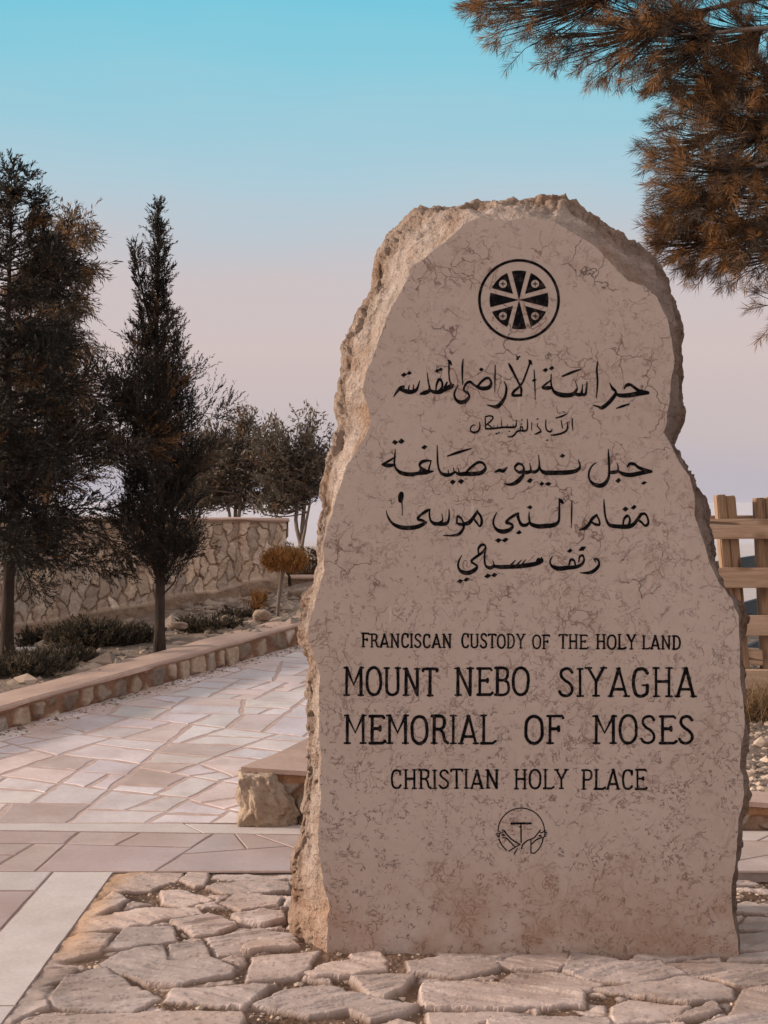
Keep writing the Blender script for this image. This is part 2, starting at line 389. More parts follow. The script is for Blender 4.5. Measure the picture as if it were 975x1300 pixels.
def right_bed_z(X, Y):
    X = np.asarray(X, float); Y = np.asarray(Y, float)
    z = 0.09 + 0.20 * sstep(6.3, 8.4, Y) + 0.05 * sstep(8.4, 11, Y) - 0.55 * np.maximum(0, Y - 12.0)
    return z + 0.02 * fbm(X * 2.5, Y * 2.5, 5.0, 4) + 0.10 * (1 - sstep(-0.5, 1.2, X))
def terrain_z(X, Y):
    X = np.asarray(X, float); Y = np.asarray(Y, float)
    ye = 19.5 - 7.5 * sstep(0.6, 1.6, X / np.maximum(Y, 1) * 8)
    base = path_z(np.minimum(Y, 14)) - 0.08
    base = base + 0.62 * sstep(14.6, 16.2, Y) * (1 - sstep(0.0, 1.4, X / np.maximum(Y, 1) * 10)) * sstep(-60, -20, X)
    over = np.maximum(0, Y - ye)
    r = np.maximum(0, np.hypot(X, Y * 0.0) - 30)
    drop = 0.42 * np.minimum(over, 260) + 0.08 * np.clip(over - 260, 0, 3500)
    drop2 = 0.25 * np.minimum(r, 200) + 0.05 * np.clip(r - 200, 0, 4000)
    bk = np.maximum(0, -Y - 40); drop3 = 0.1 * np.minimum(bk, 500)
    z = base - np.maximum(np.maximum(drop, drop2), drop3)
    dist = np.hypot(X, Y)
    return z + sstep(30, 400, dist) * 6 * fbm(X / 150, Y / 150, 0, 4) + sstep(1500, 9000, dist) * 60 * fbm(X / 2500, Y / 2500, 3, 4)

# ground: one polar sheet out to 14 km
rad = np.concatenate([[0.0], np.linspace(0.7, 26, 90), 26 * (14000 / 26) ** (np.linspace(0, 1, 70)[1:])])
ang = np.linspace(0, 2 * np.pi, 241)[:-1]
RR, AA = np.meshgrid(rad[1:], ang, indexing='ij')
gx, gy = RR * np.sin(AA), RR * np.cos(AA)
gz = terrain_z(gx, gy)
GV = np.concatenate([[[0, 0, float(terrain_z(0, 0))]], np.stack([gx, gy, gz], -1).reshape(-1, 3)])
na = len(ang); fs = [[0, 1 + (k + 1) % na, 1 + k] for k in range(na)]
for i in range(len(rad) - 2):
    a = 1 + i * na; b = a + na
    fs += [[a + k, a + (k + 1) % na, b + (k + 1) % na, b + k] for k in range(na)]
tag(mesh('ground', GV, fs, M_FAR, smooth=True), kind='structure')

# ------------------------------------------------------------------ paving
def poly_area(p): x, y = p[:, 0], p[:, 1]; return 0.5 * np.sum(x * np.roll(y, -1) - np.roll(x, -1) * y)
def clip(poly, n, c):
    """keep the side n.p <= c of a convex polygon"""
    out = []; m = len(poly)
    for i in range(m):
        a, b = poly[i], poly[(i + 1) % m]; da, db = n @ a - c, n @ b - c
        if da <= 0: out.append(a)
        if (da < 0) != (db < 0): out.append(a + (b - a) * (da / (da - db)))
    return np.array(out) if len(out) >= 3 else None
def inset(poly, g):
    if poly_area(poly) < 0: poly = poly[::-1]
    r = poly
    for i in range(len(poly)):
        a, b = poly[i], poly[(i + 1) % len(poly)]; e = b - a; L = np.linalg.norm(e)
        if L < 1e-6: continue
        n = np.array([e[1], -e[0]]) / L
        r = clip(r, n, n @ a - g)
        if r is None: return None
    return r
def split(poly, amax, rnd, base_ang=None, depth=0):
    A = abs(poly_area(poly))
    if A < amax * rnd.uniform(0.22, 1.3) or depth > 14: return [poly]
    c = poly.mean(0); q = poly - c; w, v = np.linalg.eigh(q.T @ q)
    bestq = None
    for _ in range(7):                                     # several trial cuts; keep the one that leaves the least sliver-like slabs
        ax = v[:, 1]; th = math.atan2(ax[1], ax[0]) + rnd.gauss(0, 0.55)
        n = np.array([math.cos(th), math.sin(th)])
        pr = poly @ n; cc = pr.min() + (pr.max() - pr.min()) * rnd.uniform(0.30, 0.70)
        a, b = clip(poly, n, cc), clip(poly, -n, -cc)
        if a is None or b is None: continue
        qual = 0
        for p_ in (a, b):
            e_ = p_ - np.roll(p_, 1, 0); l_ = np.linalg.norm(e_, axis=1); l_ = l_[l_ > 1e-4]; qual += abs(poly_area(p_)) / l_.sum() ** 2 - (0.03 if len(l_) < 4 else 0) - (0.01 if l_.min() < 0.06 else 0)
        if bestq is None or qual > bestq[0]: bestq = (qual, a, b)
    if bestq is None: return [poly]
    a, b = bestq[1], bestq[2]
    return split(a, amax, rnd, None, depth + 1) + split(b, amax, rnd, None, depth + 1)
def pavers(name, polys, zf, gap, mat, tone_f, th=0.014, jit=0.006, seed=1, extra=0.0):
    r = random.Random(seed); mb = MB()
    for p in polys:
        q = inset(p, gap * r.uniform(0.5, 1.6) / 2)
        if q is None or abs(poly_area(q)) < 0.004: continue
        pts = []
        for i in range(len(q)):
            a, b = q[i], q[(i + 1) % len(q)]; L = np.linalg.norm(b - a)
            if L < 0.015: continue
            k = max(1, int(L / 0.075)); e = (b - a) / L; n = np.array([-e[1], e[0]])
            for j in range(k):
                t = j / k; w = abs(r.gauss(0, jit)) if j else abs(r.gauss(0, jit * 0.8))
                pts.append(a + (b - a) * t + n * w)
        if len(pts) < 3: continue
        q = np.array(pts); c = q.mean(0); m = len(q)
        q2 = c + (q - c) * (1 - 0.005 / max(0.05, np.abs(q - c).max()))
        dz = r.uniform(-0.0002, 0.0012) + extra; tx, ty = r.gauss(0, .0003), r.gauss(0, .0003)
        z = lambda u: zf(u[:, 0], u[:, 1]) + dz + (u[:, 0] - c[0]) * tx + (u[:, 1] - c[1]) * ty
        V = np.concatenate([np.column_stack([q, z(q) - th]), np.column_stack([q, z(q) - 0.0015]), np.column_stack([q2, z(q2)])])
        Fs = []
        for k in range(2):
            for i in range(m): j = (i + 1) % m; Fs.append([k * m + i, k * m + j, (k + 1) * m + j, (k + 1) * m + i])
        Fs.append(list(range(2 * m, 3 * m)))
        mb.add(V, Fs, tone_f(r))
    return tag(mb.build(name, mat), kind='structure')
def sheet(name, x0, x1, y0, y1, n, zf, mat, off):
    xs, ys = np.linspace(x0, x1, n), np.linspace(y0, y1, n); X, Y = np.meshgrid(xs, ys, indexing='ij')
    return tag(mesh(name, np.stack([X, Y, zf(X, Y) + off], -1), grid_faces(n, n), mat, smooth=True), kind='structure')
def tone_path(r):
    k = r.uniform(0.88, 1.10); w = r.random()
    return (k * 1.04, k * 0.95, k * 0.90) if w < 0.14 else ((k * 0.82, k * 0.75, k * 0.70) if w < 0.21 else (k, k * r.uniform(0.97, 1.02), k * r.uniform(0.97, 1.04)))
def tone_pink(r):
    k = r.uniform(0.64, 0.76); return (k * 1.02, k * r.uniform(0.90, 0.95), k * r.uniform(0.84, 0.89))
zpath = lambda X, Y: path_z(Y)
zflat = lambda X, Y: np.asarray(X) * 0.0
rp = random.Random(11)
PATH = np.array([(-3.9, 6.285), (-0.66, 6.285), (-0.66 + 0.42 * 8.7, 15.0), (0.69, 15.0), (-3.9 + 0.45, 6.285 + 0.5)])
PATH = np.array([(-3.38, 6.285), (-0.62, 6.285), (3.1, 15.0), (0.69, 15.0)])
# mortar bed under the path: its own sloping strip
pu = np.linspace(0, 1, 60); e0 = PATH[0] + (PATH[3] - PATH[0]) * pu[:, None]; e1 = PATH[1] + (PATH[2] - PATH[1]) * pu[:, None]
bed = np.stack([e0 + (e1 - e0) * t for t in np.linspace(0, 1, 12)], 1)
tag(mesh('path_mortar', np.dstack([bed, path_z(bed[..., 1]) - 0.0022]), grid_faces(60, 12)[:, ::-1], M_GROUT, smooth=True), kind='structure')
pieces = [p for p in split(PATH, 0.17, rp)]
pavers('path', pieces, zpath, 0.019, M_SLAB, tone_path, 0.012, 0.010, 3)
# white border strip across the path foot, slightly askew
def strip(a, b, w, n, r):
    a, b = np.array(a), np.array(b); d = (b - a) / np.linalg.norm(b - a); nn = np.array([-d[1], d[0]]); out = []
    cuts = [0] + [(i + r.uniform(-0.25, 0.25)) / n for i in range(1, n)] + [1]; sk = [r.uniform(-0.16, 0.16) for _ in cuts]
    for i in range(n):
        p0, p1 = a + (b - a) * cuts[i], a + (b - a) * cuts[i + 1]
        out.append(np.array([p0 + d * (sk[i] if i else 0), p1 + d * (sk[i + 1] if i < n - 1 else 0), p1 + nn * w, p0 + nn * w]))
    return out
tone_w = lambda r: (lambda k: (k, k * .99, k * .985))(r.uniform(0.93, 1.06))
SL = -0.056                                               # the strip runs nearer to the right
sy = lambda X: 6.19 + SL * (X + 0.7)
strips = strip((-5.0, sy(-5.0) - 0.09), (5.0, sy(5.0) - 0.09), 0.18, 10, rp)
strips += strip((-6.0, 5.20), (-1.352, 5.20), 0.265, 5, rp)           # corner border, across
strips += strip((-1.1015, 2.0), (-1.1015, 5.465), 0.2485, 2, rp)         # corner border, towards the camera
pavers('border_strip', strips, zflat, 0.006, M_BORDER, tone_w, 0.014, 0.0012, 4)
# pinkish crazy paving between strip and rough patch, and left of the corner border
BAND = np.array([(-6.0, 5.475), (5.0, 5.475), (5.0, sy(5.0) - 0.095), (-6.0, sy(-6.0) - 0.095)])
def split_long(poly, r):
    out = []
    x0, x1 = poly[:, 0].min(), poly[:, 0].max(); cuts = np.arange(x0, x1, 1.9)
    rem = poly
    for c in cuts[1:]:
        th = r.uniform(-1.1, 1.1); n = np.array([math.cos(th), math.sin(th)]); cc = n @ np.array([c, rem[:, 1].mean()])
        a, b = clip(rem, n, cc), clip(rem, -n, -cc)
        if a is None or b is None: continue
        out.append(a); rem = b
    out.append(rem); return out
bp = []
for q in split_long(BAND, rp):
    bp += split(q, 0.20, rp)
LEFTP = np.array([(-6.0, 2.0), (-1.352, 2.0), (-1.352, 5.195), (-6.0, 5.195)])
pavers('pink_paving', bp + split(LEFTP, 0.3, rp), zflat, 0.010, M_SLAB, tone_pink, 0.05, 0.002, 5, -0.0004)
sheet('paving_mortar', -6.0, -1.10, 2.0, 6.29, 8, zflat, M_JOINT, -0.0025)
sheet('band_mortar', -1.10, 5.0, 5.46, 6.29, 8, zflat, M_JOINT, -0.0025)

# rough flagstones in front of the stone: relief built as a dense height field from the outlines of the single stones
def Z(ox, oy, s, pts): return [(ox + x / s, oy + y / s) for x, y in pts]
SP, SQ, SRr = 975 / 330, 975 / 330, 975 / 355
FLAGS = [Z(0, 1080, SP, p) for p in [
    [(395, 365), (470, 282), (645, 280), (665, 325), (560, 345)],
    [(190, 545), (245, 470), (390, 425), (470, 480), (530, 515), (600, 545), (490, 590), (260, 588), (200, 575)],
    [(370, 415), (460, 370), (615, 352), (628, 405), (700, 412), (800, 398), (885, 440), (870, 458), (665, 498), (560, 490), (460, 448)],
    [(640, 345), (760, 335), (795, 395), (700, 404), (640, 400)],
    [(345, 255), (430, 225), (600, 205), (745, 207), (755, 228), (640, 245), (500, 275), (310, 300)],
    [(640, 255), (780, 225), (890, 265), (800, 300), (730, 305)],
    [(680, 105), (720, 65), (785, 68), (765, 125), (735, 128)],
    [(830, 185), (880, 155), (975, 152), (1050, 160), (1040, 190), (900, 207)],
    [(870, 228), (975, 212), (1060, 217), (1065, 245), (985, 264), (900, 257)],
    [(610, 145), (690, 140), (790, 175), (690, 200), (610, 185)],
    [(775, 315), (975, 285), (1090, 300), (1110, 320), (1000, 350), (860, 380), (820, 385)],
    [(625, 560), (650, 510), (975, 490), (960, 530), (910, 572)],
    [(120, 510), (125, 440), (280, 440), (230, 480)],
    [(0, 620), (30, 570), (170, 560), (180, 580), (80, 610), (40, 640)],
    [(80, 650), (140, 625), (330, 605), (640, 595), (910, 600), (900, 680), (80, 685)],
    [(45, 420), (90, 375), (300, 310), (420, 310), (370, 380), (290, 400)],
    [(420, 112), (500, 60), (700, 50), (675, 100), (560, 140), (430, 150)],
    [(265, 245), (330, 215), (430, 155), (480, 175), (440, 205), (340, 240)],
    [(780, 130), (880, 110), (975, 100), (1080, 110), (1085, 140), (850, 155)],
    [(-60, 560), (-60, 440), (90, 440), (100, 520), (20, 560)],
    [(800, 95), (830, 55), (1100, 40), (1110, 95), (900, 100)]]]
FLAGS += [Z(300, 1160, SQ, p) for p in [
    [(0, 130), (0, 75), (100, 50), (150, 60), (235, 108), (50, 135)],
    [(40, 240), (60, 150), (305, 125), (255, 200), (230, 215)],
    [(260, 205), (310, 180), (450, 150), (550, 165), (560, 190), (430, 208), (300, 212)],
    [(430, 218), (640, 208), (665, 212), (620, 265), (560, 300), (500, 288)],
    [(-30, 335), (-20, 255), (145, 248), (60, 300), (30, 330)],
    [(65, 325), (190, 270), (330, 250), (450, 285), (560, 308), (680, 325), (640, 350), (500, 375), (420, 340), (360, 350), (270, 357)],
    [(690, 300), (695, 240), (975, 235), (1300, 250), (1300, 315), (970, 335), (710, 330)],
    [(710, 345), (975, 342), (1100, 350), (870, 388), (725, 388)],
    [(640, 160), (800, 140), (1000, 150), (980, 190), (840, 218), (650, 200)],
    [(430, 140), (480, 122), (540, 130), (560, 158), (500, 175), (440, 165)],
    [(-10, 420), (150, 405), (560, 400), (600, 440), (0, 460)]]]
FLAGS += [Z(620, 1160, SRr, p) for p in [
    [(0, 150), (120, 122), (275, 112), (270, 150), (240, 172), (80, 170)],
    [(262, 172), (292, 115), (400, 130), (520, 150), (600, 140), (690, 180), (600, 198), (520, 215), (430, 210), (330, 200)],
    [(50, 210), (110, 178), (240, 182), (400, 218), (350, 240), (280, 250)],
    [(370, 238), (600, 208), (700, 190), (850, 230), (850, 260), (800, 265), (690, 278)],
    [(435, 355), (435, 297), (490, 272), (640, 290), (700, 292), (640, 340), (500, 350)],
    [(650, 340), (720, 300), (790, 275), (810, 300), (750, 325)],
    [(605, 145), (870, 140), (990, 150), (990, 212), (860, 215), (700, 180)],
    [(845, 315), (880, 250), (900, 222), (990, 218), (1080, 218), (1080, 320)],
    [(690, 385), (800, 340), (900, 322), (1100, 325), (1100, 420), (690, 420)],
    [(0, 345), (60, 345), (230, 335), (420, 335), (430, 385), (0, 400)],
    [(440, 365), (560, 355), (680, 350), (660, 420), (440, 420)]]]
FLAGS += [[(936, 1137), (947, 1135), (975, 1140), (1040, 1140), (1040, 1152), (975, 1150), (936, 1148)],
          [(934, 1167), (950, 1155), (1040, 1155), (1040, 1171), (935, 1170)],
          [(930, 1178), (975, 1172), (1060, 1174), (1060, 1194), (930, 1196)],
          [(925, 1200), (1060, 1197), (1060, 1207), (925, 1208)]]
def rough_zt(X): return -0.012 * np.maximum(0, np.asarray(X) + 1.1)
RX0, RX1, RY0, RY1, ST = -1.100, 2.4, 3.40, 5.66, 0.0044
xs = np.arange(RX0, RX1, ST); ys = np.arange(RY0, RY1, ST); X, Y = np.meshgrid(xs, ys, indexing='ij')
wx = X + 0.007 * np.round(fbm(X * 16, Y * 16, 1, 3) * 3) / 3 + 0.0025 * fbm(X * 40, Y * 40, 2, 3); wy = Y + 0.009 * np.round(fbm(X * 16, Y * 16, 9, 3) * 3) / 3 + 0.003 * fbm(X * 40, Y * 40, 7, 3)
def poly_sd(px, py, poly):
    inside = np.zeros(px.shape, bool); d2 = np.full(px.shape, 1e9); m = len(poly)
    for i in range(m):
        (ax, ay), (bx, by) = poly[i], poly[(i + 1) % m]; ex, ey = bx - ax, by - ay
        t = np.clip(((px - ax) * ex + (py - ay) * ey) / (ex * ex + ey * ey + 1e-12), 0, 1)
        d2 = np.minimum(d2, (px - ax - t * ex) ** 2 + (py - ay - t * ey) ** 2)
        c = (ay > py) != (by > py); inside ^= c & (px < ex * (py - ay) / (ey if abs(ey) > 1e-9 else 1e-9) + ax)
    return np.where(inside, 1, -1) * np.sqrt(d2)
GROW = 0.008
best = np.full(X.shape, -1.0); bid = np.full(X.shape, -1)
gpolys = [[ground_at(px, py, 0.0) for px, py in f] for f in FLAGS]
for i, g in enumerate(gpolys):
    g = np.array(g); m = (wx > g[:, 0].min() - .1) & (wx < g[:, 0].max() + .1) & (wy > g[:, 1].min() - .1) & (wy < g[:, 1].max() + .1)
    if not m.any(): continue
    sdv = poly_sd(wx[m], wy[m], [tuple(q) for q in g]) + GROW; cur = best[m]; up = sdv > cur
    cur[up] = sdv[up]; best[m] = cur; ib = bid[m]; ib[up] = i; bid[m] = ib
# small filler stones wherever the traced ones leave room
fr = random.Random(5); 
seeds = np.array([(fr.uniform(RX0, RX1), fr.uniform(RY0, RY1)) for _ in range(300)])
def cells(U, V, S, ax=1.0, ay=1.0, k=6):
    """nearest seed id and the distance to the nearest cell edge"""
    P = np.stack([U.ravel() * ax, V.ravel() * ay], 1); Q = S * np.array([ax, ay]); ids = np.empty(len(P), int); ed = np.empty(len(P))
    for a in range(0, len(P), 20000):
        p = P[a:a + 20000]; d = ((p[:, None] - Q[None]) ** 2).sum(2)
        o = np.argpartition(d, k, axis=1)[:, :k]; dd = np.take_along_axis(d, o, 1); s = np.argsort(dd, 1); o = np.take_along_axis(o, s, 1); dd = np.take_along_axis(dd, s, 1)
        sep = np.sqrt(((Q[o[:, 1:]] - Q[o[:, :1]]) ** 2).sum(2)) + 1e-9
        ids[a:a + 20000] = o[:, 0]; ed[a:a + 20000] = ((dd[:, 1:] - dd[:, :1]) / (2 * sep)).min(1)
    return ids.reshape(U.shape), ed.reshape(U.shape)
ci, ce = cells(wx, wy, seeds, 1.0, 1.5); fi0 = np.random.default_rng(9).uniform(0, 1, len(seeds))
fill = ce - 0.006
room = -best - 0.010                                     # distance kept from traced stones
fsd = np.minimum(fill, room)
usef = (fi0[ci] < 0.45) & (best < 0) & (fsd > -0.02) & (fsd > best)
sd_all = np.where(usef, fsd, best); sid = np.where(usef, 1000 + ci, bid)
fi = np.random.default_rng(3); hid = fi.uniform(-0.004, 0.005, 2000); tlx = fi.normal(0, .008, 2000); tly = fi.normal(0, .010, 2000); tn = fi.uniform(0.80, 1.14, 2000); warm = fi.uniform(0, 1, 2000)
s_ = np.maximum(sid, 0)
cxm = np.array([np.mean([q[0] for q in g]) for g in gpolys] + [0] * 2000); cym = np.array([np.mean([q[1] for q in g]) for g in gpolys] + [0] * 2000)
lx = np.where(sid < 1000, X - cxm[np.minimum(s_, len(cxm) - 1)], 0); ly = np.where(sid < 1000, Y - cym[np.minimum(s_, len(cym) - 1)], 0)
edge = np.clip((sd_all + 0.004) / 0.011, 0, 1)
rim = sstep(0.0, 0.006, sd_all)
clf = fbm(X * 5 + s_ * 3.1, Y * 16 + s_ * 1.7, s_ * 0.37, 5, 0.55)
rot = 0.5 * np.sin(s_ * 2.7); ru, rv = X * np.cos(rot) + Y * np.sin(rot), -X * np.sin(rot) + Y * np.cos(rot)
rip = fbm(ru * 5 + s_ * 1.3, rv * 26, s_ * .77, 4, .55)
stepn = np.round(rip * 2.6 + clf * 1.4) / 2.6                   # layered cleft: thin sheets broken off
topz = hid[s_] + lx * tlx[s_] + ly * tly[s_] + 0.002 * clf + 0.0035 * rip + 0.0055 * stepn + 0.0008 * fbm(X * 45, Y * 70, 4, 3) - 0.001 * (1 - rim)
topz = np.where(sid >= 1000, topz - 0.007 + 0.009 * fbm(X * 18, Y * 18, 8, 4), topz)
gapz = -0.017 + 0.014 * fbm(X * 3.5, Y * 4.5, 31, 2) + 0.008 * fbm(X * 18, Y * 18, 3, 4) + 0.006 * np.abs(fbm(X * 75, Y * 75, 5, 3))
zz = rough_zt(X) + np.where(edge > 0, gapz + (topz - gapz) * edge, gapz)
lb = sstep(0.10, 0.015, X + 1.1 + 0.05 * fbm(X * 4, Y * 9, 12, 3)) * (Y < 5.47)
zz = zz * (1 - lb) + lb * (-0.003 + 0.006 * fbm(X * 10, Y * 24, 5, 4))
edge = np.maximum(edge, lb)
zz = np.where(Y > 5.462, np.minimum(zz, -0.012), zz)
ochre = np.clip(sstep(0.18, 0.0, X + 1.1 - 0.12 * fbm(X * 6, Y * 6, 2, 3)) * sstep(4.2, 4.7, Y), 0, 1) 
wea = sstep(-0.05, 0.45, fbm(X * 2.6, Y * 3.4, 17, 5, .6)); k = (1 - 0.24 * wea) * (0.80 + 0.85 * (tn[s_] - 0.8)) * (1 + 0.10 * clf + 0.06 * rip)
tc = np.stack([k * (1 + 0.05 * warm[s_]), k * 0.985, k * (0.985 - 0.05 * warm[s_])], -1)
tc = tc * (1 - ochre[..., None] * np.array([0.0, 0.20, 0.42]))
gapc = 0.60 * np.stack([0.50 + 0.22 * fbm(X * 7, Y * 7, 3, 3), 0.37 + 0.20 * fbm(X * 7, Y * 7, 3, 3), 0.27 + 0.18 * fbm(X * 7, Y * 7, 3, 3)], -1)  # brown joint soil, darkened further to stand for shade in the joints
tc = tc * edge[..., None] + gapc * (1 - edge[..., None])
rf = grid_faces(len(xs), len(ys))
rfo = tag(mesh('rough_flagstone_paving', np.stack([X, Y, zz], -1), rf, M_FLAG, smooth=True, tone=tc.reshape(-1, 3)), kind='structure')
zf_ = zz.ravel()[rf]; steep = (zf_.max(1) - zf_.min(1)) > 0.0028            # broken edges stay faceted and sharp
if len(steep) == len(rfo.data.polygons): rfo.data.polygons.foreach_set('use_smooth', ~steep)

# ------------------------------------------------------------------ memorial stone
Y0 = 4.53
FACE = [(415, 1200), (416, 1165), (419, 1152), (413, 1130), (410, 1114), (405, 1085), (403.7, 1059), (407, 1026), (407, 994), (408, 962), (405, 939), (404.6, 923), (405, 881), (406, 858), (402, 842), (395.6, 822.6), (390, 810),
        (393, 789), (398.5, 768), (406, 743), (411, 724.6), (411, 697), (414, 672), (423, 648), (429, 623), (440, 592), (452, 574), (464.6, 552), (471, 534), (466, 518), (461.5, 494), (466, 470), (478, 442), (489.6, 407), (511, 364.5),
        (524, 338), (544, 323.5), (563.5, 309), (586.5, 286), (609.4, 276), (639, 281), (660, 278), (680, 279), (705.6, 281), (722, 292), (735, 300.6), (758, 315), (772, 331), (783, 345), (799, 357), (818, 362), (835, 378), (848, 407), (853, 433.5),
        (857, 460), (852, 479.5), (850, 509), (846, 535), (841.5, 549), (852, 566), (861, 584), (874, 604.6), (881.5, 629), (881, 654), (892, 684.6), (900, 712), (914, 740), (929, 761.5), (937, 782), (938.5, 812), (939.6, 844.6), (941.7, 877),
        (945, 909), (945, 931), (940, 955), (940, 974), (944, 986), (944, 1005), (941.5, 1023), (936.6, 1041.6), (936.6, 1058), (936, 1075), (935, 1092.6), (930, 1113), (929, 1134), (930, 1158), (934, 1178.5), (938, 1199), (937, 1210)]
SIL = [(380, 1195), (370, 1185), (368, 1175), (367, 1156), (366.5, 1136), (368, 1110.5), (371, 1084.6), (379, 1065), (382.6, 1046), (382.6, 1026), (387.5, 994), (388.5, 962), (390.7, 929), (387.5, 903.5), (387.5, 881), (390.7, 861), (396, 845), (392, 832), (384, 816),
       (382, 798), (386, 768), (397, 746), (404.6, 728), (403, 709), (400, 688), (403, 666), (410, 641.5), (409, 611), (417, 574), (429, 551), (426, 521.5), (427, 505), (429, 485), (434, 466), (432, 443), (445, 417), (458.5, 391), (470, 361), (473, 332),
       (476.5, 312), (488, 297), (504, 286), (519, 272.7), (544, 263), (573, 259.5), (606, 254.6), (645.5, 250), (680, 250), (689, 246), (719, 246), (725, 251), (742, 263), (765, 282.5), (784, 297), (811, 307), (827, 322), (840, 335), (852, 351), (853, 371),
       (860, 391), (866.5, 410.5), (868, 423.6), (865, 440), (865, 466), (868, 495), (872, 525), (866.5, 545), (858.5, 563), (864.6, 577), (875, 598.5), (889, 617), (900, 632), (902, 641.5), (903, 666), (911, 697), (918.5, 727.7), (926, 752), (939, 765),
       (947.7, 783), (949, 805), (947, 832), (946, 855), (947, 882), (949, 904), (952, 925), (949, 943), (945.8, 961.6), (944, 974), (948, 989), (951.5, 1005), (948, 1024), (943, 1034), (940, 1045), (940, 1051), (942, 1068), (941.5, 1082), (938, 1095),
       (935.5, 1106.5), (936, 1123), (936, 1137), (935, 1148), (935, 1162), (937, 1185), (940, 1199), (939, 1210)]
ANCH = [((415, 1200), (380, 1195)), ((405, 1085), (371, 1084.6)), ((406, 858), (392, 858)), ((390, 810), (382, 798)), ((411, 724.6), (404.6, 728)), ((429, 623), (409, 611)), ((471, 534), (428, 534)), ((478, 442), (432, 443)), ((524, 338), (474, 325)),
        ((586.5, 286), (519, 272.7)), ((660, 278), (645.5, 250)), ((722, 292), (742, 263)), ((799, 357), (818, 313)), ((848, 407), (866, 410)), ((841.5, 549), (858.5, 563)), ((881.5, 629), (900, 632)), ((937, 782), (947.7, 783)), ((945, 909), (949, 904)),
        ((940, 974), (944, 974)), ((936.6, 1041.6), (940, 1045)), ((929, 1134), (936, 1137)), ((937, 1210), (939, 1210))]
def nearest(poly, p): q = np.array(poly); return int(np.argmin(((q - np.array(p)) ** 2).sum(1)))
def resample(p, n):
    p = np.asarray(p, float); s = np.concatenate([[0], np.cumsum(np.linalg.norm(np.diff(p, axis=0), axis=1))]); t = np.linspace(0, s[-1], n + 1)
    return np.stack([np.interp(t, s, p[:, k]) for k in range(2)], 1)
fr_, sr_ = [], []
for a, b in zip(ANCH[:-1], ANCH[1:]):
    f0, f1 = nearest(FACE, a[0]), nearest(FACE, b[0]); s0, s1 = nearest(SIL, a[1]), nearest(SIL, b[1])
    L = max(np.linalg.norm(np.diff(np.array(FACE[f0:f1 + 1]), axis=0), axis=1).sum(), 10); n = max(4, int(L / 1.7))
    fr_.append(resample(FACE[f0:f1 + 1], n)[:-1]); sr_.append(resample(SIL[s0:s1 + 1], n)[:-1])
fr_.append(np.array([FACE[-1]])); sr_.append(np.array([SIL[-1]]))
nb = 120                                                   # bottom edge, right to left
fr_.append(np.stack([np.linspace(937, 415, nb)[1:-1], np.linspace(1210, 1200, nb)[1:-1]], 1)); sr_.append(np.stack([np.linspace(939, 380, nb)[1:-1], np.linspace(1210, 1195, nb)[1:-1]], 1))
FR, SR = np.concatenate(fr_), np.concatenate(sr_)
# hand-cut raggedness of the polished edge
N = len(FR); ii = np.arange(N)
FR = FR + np.stack([2.3 * fbm(ii * 0.09, 0 * ii, 1, 5, .65), 2.3 * fbm(ii * 0.09, 0 * ii, 7, 5, .65)], 1) * (FR[:, 1:2] < 1190)
SR = SR + np.stack([1.6 * fbm(ii * 0.1, 0 * ii, 3, 4), 1.6 * fbm(ii * 0.1, 0 * ii, 5, 4)], 1) * (SR[:, 1:2] < 1190)
off = np.linalg.norm(FR - SR, axis=1) * Y0 / F
ds = np.clip(0.08 + 1.1 * off, 0.09, 0.30)
ker = np.hanning(41); ker /= ker.sum(); ds = np.convolve(np.concatenate([ds[-20:], ds, ds[:20]]), ker, 'valid')
bottom = FR[:, 1] > 1198
P0 = np.stack([(FR[:, 0] - CX) * Y0 / F, np.full(N, Y0), EYE - (FR[:, 1] - HY) * Y0 / F], 1)
Ys = Y0 + ds; P1 = np.stack([(SR[:, 0] - CX) * Ys / F, Ys, EYE - (SR[:, 1] - HY) * Ys / F], 1)
botrow = (np.arange(N) >= N - nb + 1) | (FR[:, 1] > 1194)
P1[botrow, 2] = -0.06; P0[botrow, 2] -= 0.03
cen = np.array([P1[:, 0].mean(), 0, 1.1])
outw = (P1 - cen); outw[:, 1] = 0; outw /= np.linalg.norm(outw, axis=1)[:, None]
rings = []; K1, K2 = 28, 14
for k in range(K1 + 1):
    t = k / K1; bul = math.sin(t * math.pi) * 0.012
    P = P0 + (P1 - P0) * t + outw * bul
    rings.append((P, t))
for k in range(1, K2 + 1):
    t = k / K2; P = P1.copy(); P[:, 1] = P1[:, 1] + (Y0 + 0.58 - P1[:, 1]) * t
    P -= outw * (0.03 * t + 0.10 * t ** 3)
    rings.append((P, 1 + t))
ROOTS = empty('memorial_stone', ((0.49), Y0 + 0.25, 0.0)); tag(ROOTS, 'tall rough-edged limestone slab carved with black Arabic and Latin lettering and round emblems', 'memorial stone')
BV, BT = [], []
